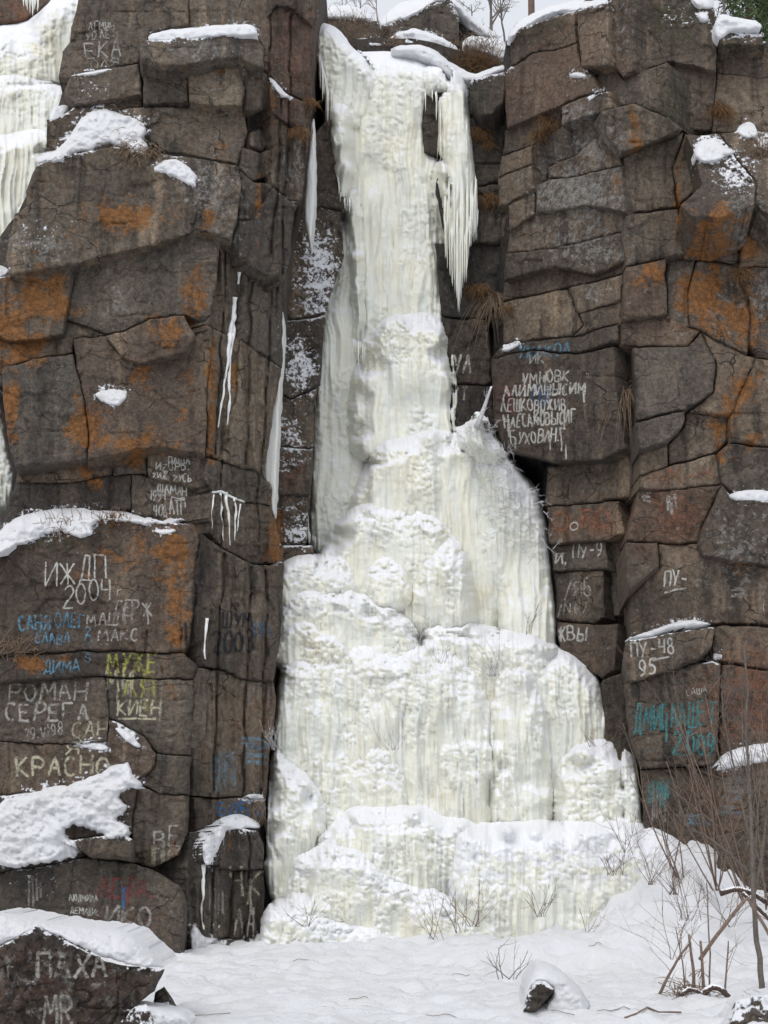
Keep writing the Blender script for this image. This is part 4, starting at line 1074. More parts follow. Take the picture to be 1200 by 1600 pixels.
snow([(-12, 1246), (40, 1236), (75, 1228), (110, 1222), (140, 1210), (190, 1188), (208, 1186), (205, 1205), (235, 1231), (195, 1236), (185, 1245), (206, 1268), (180, 1276), (206, 1290), (195, 1304), (168, 1312), (150, 1296), (110, 1290), (95, 1300), (135, 1338), (80, 1347), (30, 1352), (-12, 1362)], 'broad snow blanket on the low ledge of the left pillar above red lettering', 'lay', .16, 22, .3, rough=3.5, lump=1.2)
snow([(175, 1132), (195, 1135), (222, 1163), (216, 1170), (190, 1152)], 'narrow slanting snow strip below the underlined yellow white lettering', bulge=.05, rough=1)
snow([(110, 1160), (135, 1156), (150, 1152), (172, 1165), (168, 1173), (140, 1167)], 'small wispy snow patch just above the cream lettering of the left face', bulge=.05, rough=1.6)
snow([(303, 1302), (330, 1285), (345, 1274), (375, 1266), (404, 1284), (405, 1296), (370, 1293), (352, 1300), (338, 1330), (327, 1356), (318, 1340), (315, 1312)], 'snow cap spilling over the squat block at the foot of the left pillar', 'lay', .10, 12, .2, rough=1.6)
snow([(376, 1247), (388, 1239), (410, 1240), (415, 1252), (388, 1251)], 'small round snow tuft beside the blue lettering low on the left pillar', 'lay', .06, 5, .1, rough=.8)
snow([(285, 1492), (298, 1462), (298, 1440), (310, 1445), (318, 1462), (340, 1463), (356, 1470), (345, 1495)], 'little snow heap at the bottom corner of the left pillar', 'lay', .12, 12, .2, rough=2)
snow([(-15, 414), (5, 412), (17, 424), (0, 434), (-15, 436)], 'snow scrap at the left edge under the overhanging slab', 'lay', .08, 6, .1, rough=1)
snow([(420, 121), (428, 122), (447, 146), (455, 152), (440, 150)], 'thin snow line on the narrow step beside the top of the waterfall', 'lay', .04, 4, .1, rough=.6)
snow([(75, 190), (84, 165), (104, 160), (112, 170), (95, 184)], 'small snow lump on the left rim next to the stepped icefall', 'lay', .08, 8, .2, rough=1)
snow([(112, 119), (135, 112), (172, 106), (170, 110), (135, 117)], 'thin snow seam under the uppermost left lettering', 'lay', .04, 4, .05, rough=.5)
snow([(-25, 1428), (0, 1423), (60, 1436), (75, 1438), (150, 1449), (200, 1452), (232, 1480), (262, 1512), (240, 1513), (180, 1503), (125, 1477), (80, 1456), (62, 1446), (0, 1477), (-25, 1484)], 'thick snow cover on top of the lettered corner boulder', Y=12.75, bulge=.06, dome=46, rec=.55, rough=1.5, thick=.8, lump=.8)
snow([(193, 1600), (200, 1578), (215, 1568), (245, 1574), (300, 1582), (300, 1615), (215, 1615), (205, 1590)], 'snow over the small stone beside the corner boulder', Y=12.55, bulge=.08, dome=14, rec=.3, rough=1.2)
snow([(812, 1586), (818, 1545), (828, 1515), (845, 1502), (880, 1515), (905, 1540), (925, 1575), (900, 1590), (850, 1588), (866, 1552), (853, 1534), (836, 1533), (824, 1552), (820, 1586)], 'snow mound wrapped over the dark rounded foreground stone', Y=13.62, bulge=.06, dome=30, rec=.5, rough=1.6, thick=.4, lump=.6)
snow([(1110, 1615), (1140, 1580), (1150, 1560), (1180, 1552), (1225, 1545), (1225, 1580), (1175, 1572), (1150, 1590), (1160, 1615)], 'snow hummock round the grey flat stone at the lower right', Y=12.95, bulge=.1, dome=16, rec=.35, rough=2)
# right cliff
snow([(794, 56), (805, 35), (840, 15), (880, 4), (952, -8), (952, 8), (905, 15), (862, 20), (815, 42), (800, 60)], 'rounded snow cornice along the top left rim of the right cliff', 'lay', .14, 12, .35, rough=1.2)
snow([(886, 117), (903, 109), (922, 120), (905, 122)], 'small snow cap on a ledge near the top of the right cliff', 'lay', .06, 5, .1, rough=.8)
snow([(921, 152), (934, 136), (948, 140), (932, 150), (924, 156)], 'tiny snow wedge in the notch of the right cliff below its rim', 'lay', .05, 5, .1, rough=.8)
snow([(1116, 46), (1118, 28), (1126, 22), (1150, 28), (1188, 33), (1192, 46), (1170, 49), (1140, 47), (1130, 60), (1120, 60)], 'flat snow pad on the mossy block at the top right', 'ledge', .10, 8, .25, rough=.9, thick=.6)
snow([(1090, 20), (1098, 16), (1107, 22), (1107, 36), (1094, 34)], 'little snow knob left of the flat pad on the right cliff top', 'lay', .08, 6, .1, rough=.8)
snow([(1078, -8), (1115, -8), (1114, 14), (1100, 12), (1088, 5)], 'snow cap at the very top edge of the right cliff', 'lay', .08, 6, .2, rough=1)
snow([(1083, 225), (1098, 213), (1115, 214), (1140, 226), (1155, 240), (1130, 246), (1118, 252), (1090, 252)], 'bright snow patch on the jutting snow dusted bulge of the right cliff', 'lay', .12, 14, .3, rough=2.2)
snow([(1150, 196), (1172, 186), (1185, 198), (1183, 214), (1158, 214)], 'small snow tuft above the dusted bulge at the right edge', 'lay', .10, 8, .15, rough=2)
snow([(1180, 224), (1198, 214), (1225, 218), (1225, 240), (1190, 236)], 'snow patch at the right edge behind the dusted bulge', 'lay', .10, 8, .15, rough=1.6)
snow([(1136, 774), (1150, 765), (1185, 763), (1225, 771), (1225, 782), (1170, 785), (1145, 781)], 'thick white snow lip on the grey block at the right edge', 'ledge', .09, 8, .2, rough=.7, thick=.4)
snow([(978, 1000), (1000, 988), (1060, 970), (1090, 966), (1120, 976), (1080, 979), (1020, 991)], 'long thin snow crest over the underlined white number on the right cliff', 'ledge', .07, 6, .15, rough=.9, thick=.4)
snow([(1099, 1027), (1105, 1020), (1125, 1019), (1129, 1030), (1108, 1034)], 'small snow clump in the crack above the teal lettering', 'lay', .07, 5, .1, rough=.8)
snow([(1121, 1197), (1130, 1178), (1160, 1166), (1225, 1157), (1225, 1190), (1180, 1192), (1140, 1200), (1124, 1204)], 'deep snow cushion on the low block behind the brown twigs', 'ledge', .12, 12, .3, rough=1.2, thick=.5)
snow([(783, 547), (793, 536), (812, 530), (812, 538), (797, 545)], 'thin snow smear at the corner above the white lettered panel', 'lay', .05, 4, .05, rough=.7)
# skyline
snow([(496, 29), (500, 12), (540, 6), (575, 18), (586, 36), (560, 30), (520, 26)], 'snow hump on the skyline at the left of the waterfall lip', 'lay', .12, 10, .4, rough=1.5)
snow([(586, 40), (612, 10), (650, -2), (690, -14), (704, -6), (672, 5), (652, 18), (616, 33)], 'snow strip on the left shoulder of the skyline boulder', 'lay', .10, 10, .3, rough=1.2)
snow([(702, -8), (722, 8), (742, 33), (782, 58), (764, 62), (736, 50), (716, 26)], 'snow ramp descending right of the skyline boulder', 'lay', .10, 10, .3, rough=1.5)
snow([(545, 70), (560, 60), (600, 62), (620, 50), (650, 42), (682, 55), (702, 62), (717, 82), (700, 85), (680, 70), (640, 70), (600, 74)], 'wavy snow tongue under the skyline boulder', Y=24.3, bulge=.12, dome=8, rec=.3, rough=1.5)
snow([(718, 70), (735, 58), (765, 60), (796, 72), (796, 92), (770, 90), (758, 80), (740, 78)], 'snow cap on the dark bush right of the skyline boulder', Y=24.4, bulge=.14, dome=10, rec=.3, rough=2)
snow([(600, 77), (640, 68), (672, 73), (698, 95), (722, 108), (740, 117), (770, 105), (797, 97), (797, 110), (740, 128), (715, 126), (690, 110), (660, 88)], 'smooth snow band along the lip joining the right cliff', Y=23.5, bulge=.12, dome=8, rec=.4, rough=1)

# loose snow sprinkled on the rock round each patch
for o, bx, by, rim in BLOCKXY:
    add = np.zeros_like(bx)
    for Q in SNOWQ:
        lo, hi = Q.min(0) - 30, Q.max(0) + 30
        m = (bx > lo[0]) & (bx < hi[0]) & (by > lo[1]) & (by < hi[1])
        if not m.any(): continue
        d, _, _ = sdf(Q[::2], bx[m], by[m])
        add[m] = np.maximum(add[m], 0.62 * np.exp(-(np.maximum(-d, 0) / 9.0) ** 2))
    if add.max() > .02:
        A_ = o.data.attributes['snow']; cur = np.zeros(len(o.data.vertices), np.float32); A_.data.foreach_get('value', cur)
        A_.data.foreach_set('value', np.maximum(cur, np.concatenate([add, add[rim]]).astype(np.float32)))

# ------------------------------------------------------------------ frozen drips and one paint drip on the left pillar
def drip(parent, pts, w0, w1, name='ice_streak'):
    P = np.array(pts, float)
    seg = np.r_[0, np.cumsum(np.hypot(*np.diff(P, axis=0).T))]
    t = np.linspace(0, seg[-1], max(5, int(seg[-1] / 4)))
    x = np.interp(t, seg, P[:, 0]) + 1.6 * vn(t / 17, t * 0 + P[0, 0], None, 4); y = np.interp(t, seg, P[:, 1])
    u = t / seg[-1]
    w = (w0 + (w1 - w0) * u) * (1 + 0.5 * vn(t / 9, t * 0 + x[0], None, 3))
    Y = np.array([hitY(a, b, 20.0) for a, b in zip(x, y)])
    Y = np.minimum(Y, np.median(Y) + .3)
    r = w * 0.5 * Y / FOC
    v, f = tube(at(x, y, Y - r * 0.4), r, 7)
    return mk(name, v, f, M['ice'], parent, attrs={'snow': np.full(len(v), .45)})
d1 = empty('frozen_drip', V(355, 690, 19.9), 'forked white ice drip running down the side of the left pillar', 'icicle')
drip(d1, [(376, 408), (373, 425), (371, 444)], 12, 3)
drip(d1, [(367, 464), (364, 490), (359, 530), (353, 590), (347, 630), (341, 668)], 9, 2)
drip(d1, [(366, 470), (364, 520), (358, 570), (359, 610), (356, 650), (354, 690)], 8, 2.5)
d2 = empty('frozen_drip', V(355, 850, 19.9), 'spread of white ice drips over a block below the painted names', 'icicle')
for pts, a, b in (([(331, 769), (345, 768), (358, 775), (381, 784)], 6, 4), ([(343, 770), (346, 800), (350, 845)], 6, 2), ([(352, 770), (356, 800), (360, 852)], 7, 2), ([(366, 778), (368, 800), (366, 845)], 5, 1.5), ([(375, 784), (371, 810), (370, 830)], 4, 1.5), ([(333, 770), (331, 800), (330, 826)], 3, 1)):
    drip(d2, pts, a, b)
d3 = empty('frozen_drip', V(320, 1030, 19.2), 'short white paint drip left of the black 2003 lettering', 'icicle')
drip(d3, [(325, 966), (323, 985), (321, 1010), (320, 1030)], 7, 2)  # a white paint drip, modelled with the ice tube and ice material
d4 = empty('frozen_drip', V(316, 1450, 19.2), 'thin ice drip hanging from the squat capped block', 'icicle')
drip(d4, [(318, 1350), (317, 1390), (316, 1420), (318, 1452)], 6, 3)
drip(d4, [(332, 1320), (331, 1340), (330, 1362)], 6, 2)
d5 = empty('frozen_drip', V(805, 1, 21), 'thin ice seep', 'icicle') if False else None
for poly, Y, lab in (([(441, 478), (445, 500), (440, 560), (436, 640), (432, 740), (430, 802), (423, 798), (424, 758), (410, 752), (414, 700), (425, 640), (437, 560)], 20.95, 'tall white ice strip along the back edge of the left pillar'),
                     ([(487, 188), (493, 184), (492, 250), (492, 330), (486, 378), (481, 370), (476, 330), (477, 290), (483, 230)], 21.4, 'slender white ice strip hanging left of the main ice column')):
    r = empty('ice_strip', V(poly[-1][0], poly[0][1] + 300, Y), lab, 'icicle')
    ice(r, 'ice_sheet', poly, Y, dome=10, rec=.05, side=4, sdep=.08, bulb=.15, ribs=.5, big=.2, rough=1.0, snow=.5)

# ------------------------------------------------------------------ painted lettering
def arc(cx, cy, rx, ry, a0, a1, n=9):
    return [(cx + rx * math.cos(math.radians(a0 + (a1 - a0) * i / (n - 1))), cy + ry * math.sin(math.radians(a0 + (a1 - a0) * i / (n - 1)))) for i in range(n)]
O_ = [arc(.5, .5, .48, .5, 90, 450, 15)]
GL_ = {
 'А': [[(0, 0), (.5, 1), (1, 0)], [(.2, .38), (.8, .38)]], 'Б': [[(.9, 1), (0, 1), (0, 0), (.6, 0)] + arc(.55, .27, .4, .27, -90, 90) + [(0, .54)]],
 'В': [[(0, 0), (0, 1), (.5, 1)] + arc(.5, .77, .35, .23, 90, -90) + [(0, .54)], [(.5, .54)] + arc(.52, .27, .43, .27, 90, -90) + [(0, 0)]], 'Г': [[(0, 0), (0, 1), (.9, 1)]],
 'Д': [[(.15, 0), (.4, 1), (.82, 1), (.82, 0)], [(-.02, -.2), (0, 0), (1, 0), (1.02, -.2)]], 'Е': [[(.9, 1), (0, 1), (0, 0), (.9, 0)], [(0, .52), (.75, .52)]],
 'Ж': [[(.5, 0), (.5, 1)], [(0, 1), (.5, .5), (1, 1)], [(0, 0), (.5, .5), (1, 0)]], 'З': [arc(.45, .76, .42, .24, 150, -90) + arc(.45, .26, .48, .27, 90, -150)],
 'И': [[(0, 1), (0, 0), (1, 1), (1, 0)]], 'К': [[(0, 0), (0, 1)], [(.9, 1), (.05, .48), (1, 0)]], 'Л': [[(0, 0), (.45, 1), (1, 0)]], 'М': [[(0, 0), (.1, 1), (.5, .35), (.9, 1), (1, 0)]],
 'Н': [[(0, 0), (0, 1)], [(1, 0), (1, 1)], [(0, .5), (1, .5)]], 'О': O_, '0': O_, 'П': [[(0, 0), (0, 1), (.95, 1), (.95, 0)]], 'Р': [[(0, 0), (0, 1), (.5, 1)] + arc(.5, .74, .42, .26, 90, -90) + [(0, .48)]],
 'С': [arc(.55, .5, .5, .5, 50, 310, 12)], 'Т': [[(0, 1), (1, 1)], [(.5, 1), (.5, 0)]], 'У': [[(0, 1), (.5, .42)], [(1, 1), (.3, 0)]], 'Ф': [[(.5, 0), (.5, 1)], arc(.5, .6, .5, .28, 0, 360, 13)], 'Х': [[(0, 0), (1, 1)], [(0, 1), (1, 0)]],
 'Ч': [[(0, 1), (.05, .55), (.9, .5)], [(.95, 1), (.9, 0)]], 'Ш': [[(0, 1), (0, 0), (1, 0), (1, 1)], [(.5, 0), (.5, 1)]], 'Ь': [[(0, 1), (0, 0), (.5, 0)] + arc(.5, .26, .4, .26, -90, 90) + [(0, .52)]],
 'Ы': [[(0, 1), (0, 0), (.4, 0)] + arc(.38, .25, .28, .25, -90, 90) + [(0, .5)], [(1, 0), (1, 1)]], 'Я': [[(1, 0), (1, 1), (.45, 1)] + arc(.45, .74, .4, .26, 90, 270) + [(1, .48)], [(.45, .48), (0, 0)]],
 'Ю': [[(0, 0), (0, 1)], [(0, .5), (.35, .5)], arc(.67, .5, .32, .48, 0, 360, 13)], '1': [[(.2, .75), (.6, 1), (.6, 0)]], '2': [arc(.5, .72, .42, .28, 160, -30) + [(0, 0), (1, 0)]], '3': [arc(.45, .76, .42, .24, 150, -90) + arc(.45, .26, .48, .27, 90, -150)],
 '4': [[(.1, 1), (0, .45), (.95, .5)], [(.9, 1), (.8, 0)]], '5': [[(.95, 1), (.1, 1), (.08, .58)] + arc(.45, .3, .45, .3, 110, -140)], '6': [arc(.55, .6, .5, .42, 70, 190) + arc(.5, .27, .45, .28, 180, -180, 13)], '7': [[(0, 1), (.95, 1), (.3, 0)]],
 '8': [arc(.5, .75, .36, .25, 270, -90, 12) + arc(.5, .25, .46, .26, 90, 450, 13)], '9': [arc(.5, .7, .42, .3, 0, 360, 13) + [(.9, .6), (.75, .2), (.2, 0)]], '-': [[(.1, .5), (.9, .5)]], '.': [[(.3, .02), (.55, .08)]], ',': [[(.5, .1), (.3, -.2)]],
 'R': [[(0, 0), (0, 1), (.5, 1)] + arc(.5, .74, .42, .26, 90, -90) + [(0, .48)], [(.45, .48), (1, 0)]], 'V': [[(0, 1), (.5, 0), (1, 1)]], 'I': [[(.5, 0), (.5, 1)]], 'N': [[(0, 0), (0, 1), (1, 0), (1, 1)]], '/': [[(.1, -.1), (.8, 1.05)]], 'z': [[(0, .8), (.9, .8), (0, 0), (1, 0)]],
}
PAINT = {
 'white': paint_material('worn_white_paint', (0.55, 0.54, 0.50), .42), 'chalk': paint_material('chalky_white_paint', (0.44, 0.42, 0.385), .68), 'cream': paint_material('cream_paint', (0.50, 0.47, 0.34), .60),
 'blue': paint_material('sky_blue_paint', (0.13, 0.30, 0.42), .65), 'dblue': paint_material('deep_blue_paint', (0.05, 0.17, 0.36), .55), 'lblue': paint_material('pale_blue_paint', (0.22, 0.34, 0.42), .85), 'teal': paint_material('teal_paint', (0.06, 0.24, 0.25), .55),
 'yellow': paint_material('lime_yellow_paint', (0.42, 0.42, 0.10), .75), 'orange': paint_material('orange_paint', (0.36, 0.13, 0.06), .8), 'red': paint_material('red_paint', (0.24, 0.045, 0.045), .75), 'black': paint_material('black_paint', (0.012, 0.013, 0.018), .15),
}
def ribbon(lines, w, cover=1.0, seed=0):
    """strokes (pixel polylines) laid on the rock a few millimetres proud of it"""
    vs, fs, cv = [], [], []
    base = 0
    for li, L in enumerate(lines):
        P = np.array(L, float)
        if len(P) < 2: continue
        seg = np.r_[0, np.cumsum(np.hypot(*np.diff(P, axis=0).T))]
        if seg[-1] < 0.5: continue
        n = max(3, int(seg[-1] / 1.6))
        t = np.linspace(0, seg[-1], n)
        x = np.interp(t, seg, P[:, 0]); y = np.interp(t, seg, P[:, 1])
        x = x + 0.5 * vn(t / 7 + seed, t * 0 + li); y = y + 0.5 * vn(t / 7 + seed, t * 0 + li + 9)
        tx, ty = np.gradient(x), np.gradient(y); l = np.hypot(tx, ty) + 1e-9
        nx, ny = -ty / l, tx / l
        ww = w * 0.5 * (1 + 0.28 * vn(t / 4 + seed, t * 0 + li + 5, None, 2))
        for i in range(n):
            for j, q in enumerate((-1.0, -0.35, 0.35, 1.0)):
                X, Y = x[i] + nx[i] * ww[i] * q, y[i] + ny[i] * ww[i] * q
                h = hitY(X, Y, None)
                vs.append((X, Y, -1 if h is None else h)); cv.append(cover * (0.45 if abs(q) == 1 else 1.0))
        for i in range(n - 1):
            for j in range(3):
                a = base + i * 4 + j
                fs.append([a, a + 1, a + 5, a + 4])
        base += n * 4
    if not vs: return None
    A = np.array(vs)
    keep = [f for f in fs if A[f, 2].min() > 0 and np.ptp(A[f, 2]) < 0.12]
    if not keep: return None
    v = at(A[:, 0], A[:, 1], A[:, 2] - 0.006)
    used = np.zeros(len(v), bool)
    for f in keep: used[f] = True
    rm = np.cumsum(used) - 1
    return v[used], [[int(rm[i]) for i in f] for f in keep], np.array(cv)[used]

def lettering(parent, s, x0, y0, x1, h, col, w, y1=None, jit=1.0, under=None, drips=0, cover=1.0, extra=(), label=None):
    """string s from (x0, y0) baseline-left to (x1, y1) baseline-right, letter height h (pixels)"""
    r = random.Random(hash((len(s), x0, y0)) & 0xffff)
    y1 = y0 if y1 is None else y1
    wd = [0.55 if c in '.,I1' else 0.5 if c == ' ' else 1.25 if c in 'ЖМШЫЮ' else 1.0 for c in s]
    tot = sum(wd); acc = 0
    lines = []
    for c, q in zip(s, wd):
        cw = (x1 - x0) * q / tot
        bx = x0 + (x1 - x0) * acc / tot; by = y0 + (y1 - y0) * acc / tot
        acc += q
        hh = h * (1 + jit * r.uniform(-.12, .12)); sl = jit * r.uniform(-.10, .12); dy = jit * r.uniform(-.07, .07) * h
        for L in GL_.get(c, []):
            lines.append([(bx + cw * (0.10 + 0.74 * a) + sl * b * hh + jit * r.uniform(-.5, .5), by + dy - b * hh + jit * r.uniform(-.6, .6)) for a, b in L])
    if under: lines.append([(under[0], under[1]), ((under[0] + under[2]) / 2, (under[1] + under[3]) / 2 - 1), (under[2], under[3])])
    for _ in range(drips):
        a = r.uniform(x0, x1); b = y0 - r.uniform(0, h)
        lines.append([(a, b), (a + r.uniform(-1, 1), b + r.uniform(h * .5, h * 1.4))])
    lines += [list(e) for e in extra]
    R = ribbon(lines, w * r.uniform(.8, 1.1), cover * r.uniform(.78, 1.0), x0)
    if R is None: return
    o = mk('painted_lettering', R[0], R[1], PAINT[col], parent, attrs={'cover': R[2]})
    o['label'] = label or ('%s painted lettering reading %s' % ({'dblue': 'deep blue', 'lblue': 'pale blue', 'chalk': 'faded white'}.get(col, col), s))
    return o

def scribble(parent, x0, y0, x1, y1, n, col, w, vertical=False, cover=.7, label=None):
    r = random.Random(int(x0 * 31 + y0)); L = []
    for i in range(n):
        if vertical:
            a = x0 + (x1 - x0) * (i + r.random()) / n
            L.append([(a, y0 + r.uniform(0, .25) * (y1 - y0)), (a + r.uniform(-2, 2), y1 - r.uniform(0, .35) * (y1 - y0))])
        else:
            b = y0 + (y1 - y0) * (i + r.random()) / n
            L.append([(x0 + r.uniform(0, .3) * (x1 - x0), b), (x1 - r.uniform(0, .3) * (x1 - x0), b + r.uniform(-3, 3))])
    R = ribbon(L, w, cover, x0)
    if R is None: return
    o = mk('paint_smear', R[0], R[1], PAINT[col], parent, attrs={'cover': R[2]})
    o['label'] = label or ('%s paint smear on the rock' % {'lblue': 'pale blue', 'dblue': 'deep blue', 'chalk': 'faded white'}.get(col, col))

LC, RC, GW = left_cliff, right_cliff, gully_wall
T = lettering
T(LC, 'ЛЕМИН', 138, 47, 180, 14, 'chalk', 2); T(LC, 'УО ЛЕТ', 134, 62, 182, 13, 'chalk', 2, 58); T(LC, 'ЕКА', 132, 91, 192, 26, 'chalk', 3.2, 87); T(LC, 'ОЛЯ', 140, 106, 188, 11, 'chalk', 2, 100)
T(LC, 'ПАША', 262, 724, 298, 12, 'white', 2.6, 727); T(LC, 'ИzОРЬ.', 243, 735, 297, 13, 'white', 3, 735); T(LC, 'zИЖ. zУСЬ', 238, 748, 300, 11, 'white', 2.6, 754)
T(LC, 'ШАМАН.', 246, 768, 298, 14, 'white', 2.8, 778); T(LC, '1994', 234, 782, 260, 17, 'white', 2.8); T(LC, '408', 240, 807, 262, 18, 'white', 2.8); T(LC, 'АТП', 264, 805, 292, 24, 'white', 3, extra=[[(268, 776), (292, 783)]])
T(LC, 'ИЖДП', 68, 917, 170, 36, 'white', 3.4, 898); T(LC, '2004', 96, 950, 178, 32, 'white', 3.2, 930); T(LC, 'Г', 182, 931, 192, 10, 'white', 2.4)
T(LC, 'СЕРЖ', 178, 962, 240, 22, 'chalk', 3.4, drips=4); T(LC, 'САНЯ', 28, 985, 80, 22, 'blue', 3.6); T(LC, 'ОЛЕГ', 86, 980, 133, 22, 'blue', 3.6); T(LC, 'МАШ', 134, 978, 186, 20, 'chalk', 3.4)
T(LC, 'СЛАВА', 54, 1006, 110, 17, 'blue', 3.2); T(LC, 'МАКС', 152, 1001, 218, 18, 'chalk', 3.4)
for i, c in enumerate('2005'): T(LC, c, 131, 992 + i * 14, 144, 12, 'blue', 2, label='blue painted digit of a date written downward')
T(LC, 'ДИМА', 68, 1050, 126, 20, 'blue', 3.4); T(LC, 'МУЖЕ', 166, 1050, 246, 30, 'yellow', 5, drips=4); T(LC, 'ЛЯ', 190, 1090, 245, 28, 'yellow', 5); T(LC, 'МИ', 164, 1078, 210, 32, 'cream', 4, drips=3)
T(LC, 'КИЕН', 182, 1117, 252, 25, 'cream', 4, under=(184, 1123, 250, 1124)); scribble(LC, 215, 1085, 240, 1115, 3, 'yellow', 4, True)
T(LC, 'РОМАН', 12, 1095, 138, 28, 'chalk', 5); T(LC, 'СЕРЕГА', 6, 1125, 142, 26, 'chalk', 5); T(LC, '29.VI98', 36, 1157, 100, 18, 'chalk', 3, 1147); T(LC, 'САН', 110, 1151, 170, 26, 'cream', 4.5); T(LC, 'Я', 100, 1180, 126, 20, 'cream', 3.5); T(LC, 'КРАСНО', 24, 1213, 172, 30, 'cream', 5.5, 1209)
T(LC, 'ШУМ', 346, 981, 396, 25, 'black', 4); T(LC, '2003', 332, 1019, 398, 32, 'black', 4.8, 1017); scribble(LC, 284, 970, 292, 1010, 3, 'black', 4, True); scribble(LC, 398, 970, 425, 1000, 4, 'dblue', 4, True, .5)
scribble(LC, 376, 1150, 430, 1195, 9, 'lblue', 6, False, .85); scribble(LC, 332, 1168, 366, 1240, 9, 'lblue', 5, True, .7); scribble(LC, 382, 1062, 424, 1110, 6, 'chalk', 3, True, .5)
T(LC, 'БДБЮ', 338, 1274, 415, 20, 'dblue', 4.5); T(LC, 'ВЕ', 238, 1324, 284, 30, 'chalk', 5); T(LC, 'А', 262, 1350, 288, 34, 'red', 4); scribble(LC, 236, 1318, 290, 1360, 9, 'cream', 5, True, .6)
T(LC, 'ЛЕТА.', 152, 1403, 246, 30, 'red', 5, drips=3); T(LC, 'I', 186, 1424, 200, 34, 'dblue', 7); T(LC, 'ИКО', 162, 1446, 240, 32, 'chalk', 5.5); T(LC, 'ЛЮДМИЛА', 108, 1408, 153, 11, 'white', 2, 1410); T(LC, 'ДЕМИДИК', 110, 1427, 156, 10, 'white', 1.8, 1432)
T(LC, 'ЧК', 360, 1398, 410, 42, 'cream', 4.6, drips=2); T(LC, 'ЛА', 362, 1462, 406, 48, 'chalk', 4.6, drips=2); scribble(LC, 326, 1385, 352, 1440, 6, 'chalk', 3, True, .6); scribble(LC, 40, 1370, 66, 1420, 5, 'chalk', 4, True, .4); scribble(LC, 314, 1110, 322, 1150, 3, 'chalk', 2, False, .6)
T(fb, 'ПАХА', 56, 1530, 170, 40, 'chalk', 6, 1526); T(fb, 'МR', 66, 1600, 116, 42, 'chalk', 6); T(fb, 'Г', 12, 1528, 26, 18, 'chalk', 3)
# gully and right cliff
T(GW, 'УЛ', 706, 583, 738, 30, 'chalk', 4); T(GW, 'УТ', 704, 626, 732, 20, 'chalk', 3.5)
T(RC, 'УКАКОЛ', 808, 560, 892, 18, 'blue', 4, 552, cover=.8); T(RC, 'ИК', 826, 568, 852, 16, 'chalk', 3)
T(RC, 'УМНОВК', 815, 602, 890, 18, 'white', 3.1, 594, drips=4); T(RC, 'АЛИМИНЫСИМ', 786, 620, 916, 18, 'white', 3.2, 614, drips=3); T(RC, 'ЛЕШКОВОЖИВ', 782, 644, 886, 18, 'white', 3.2, 640, drips=3); T(RC, 'НАЕСАКОВЫСИГ', 788, 668, 900, 20, 'white', 3.3, 660, drips=4); T(RC, 'БУХОВИН.Г', 798, 694, 886, 20, 'white', 3.1, 690, drips=4)
scribble(RC, 782, 600, 812, 642, 5, 'red', 5, False, .7); scribble(RC, 830, 600, 860, 640, 5, 'dblue', 4, True, .5); T(RC, 'З', 914, 592, 922, 9, 'chalk', 2)
T(RC, 'ФМ-Н.', 1016, 757, 1124, 22, 'orange', 4, 745); scribble(RC, 1002, 758, 1018, 785, 5, 'chalk', 5, False, .8); scribble(RC, 1040, 768, 1056, 805, 4, 'chalk', 5, True, .8); scribble(RC, 1022, 775, 1090, 840, 6, 'orange', 6, True, .35)
T(RC, 'ОТО', 862, 828, 958, 26, 'orange', 4, 822); T(RC, 'О', 888, 828, 906, 12, 'white', 3)
T(RC, 'И,', 866, 880, 888, 14, 'white', 3); T(RC, 'ПУ-9', 894, 872, 942, 20, 'white', 3.2, 866); T(RC, '/Я6.', 880, 934, 934, 26, 'chalk', 3, 926); T(RC, '/N.67', 870, 962, 918, 16, 'chalk', 2.6, 956); T(RC, 'ЖВЫ', 868, 1003, 918, 22, 'white', 3.6, 998)
T(RC, 'ПУ-', 1036, 918, 1076, 24, 'white', 3.2, 912, under=(1038, 926, 1072, 919)); scribble(RC, 1140, 915, 1165, 935, 4, 'chalk', 3, False, .6); T(RC, 'П', 1192, 955, 1204, 22, 'chalk', 2.5)
T(RC, 'ПУ-48', 985, 1028, 1056, 24, 'white', 3.6, 1018, under=(1020, 1032, 1046, 1026)); T(RC, '95', 998, 1056, 1026, 24, 'white', 3.6, 1052)
T(RC, 'ДМИГАЛШЕТ', 990, 1142, 1118, 38, 'teal', 4.4, 1132, drips=1); T(RC, '2.009', 1050, 1180, 1118, 32, 'teal', 4.6, 1178); T(RC, 'САША', 1072, 1087, 1106, 9, 'chalk', 1.8, 1080)
for i, s in enumerate(('МНЕ', 'БАС', 'МИМАР', 'КАНТО', 'РИСОК', 'САМИ')): T(RC, s, 1132 if i > 1 else 1156, 1030 + i * 22, 1200, 13, 'orange', 2.6, cover=.8)
scribble(RC, 1012, 1216, 1046, 1262, 8, 'teal', 5, True, .7); scribble(RC, 1066, 1274, 1112, 1290, 4, 'lblue', 6, False, .7); scribble(RC, 1122, 1215, 1165, 1270, 8, 'lblue', 6, False, .5); scribble(RC, 1016, 1235, 1044, 1285, 6, 'chalk', 2.5, True, .6)

# ------------------------------------------------------------------ dry grass, shrubs, saplings
def blade_set(base, n, L, spread, droop, r0, seed, updir=(0, -0.3, 1), fan=1.0):
    rd = np.random.default_rng(seed); out = []
    for i in range(n):
        b = base + rd.normal(0, spread, 3) * np.array([1, .35, .6])
        d = np.array(updir, float) + rd.normal(0, fan, 3) * np.array([1, .5, .6]); d /= np.linalg.norm(d) + 1e-9
        l = L * rd.uniform(.5, 1.1); m = 6
        t = np.linspace(0, 1, m)[:, None]
        P = b + d * l * t + np.array([0, 0, -1.0]) * droop * l * t ** 2 + rd.normal(0, .02, 3) * l * t
        out.append(tube(P, r0 * (1 - 0.75 * t[:, 0]), 3))
    return merge(out)

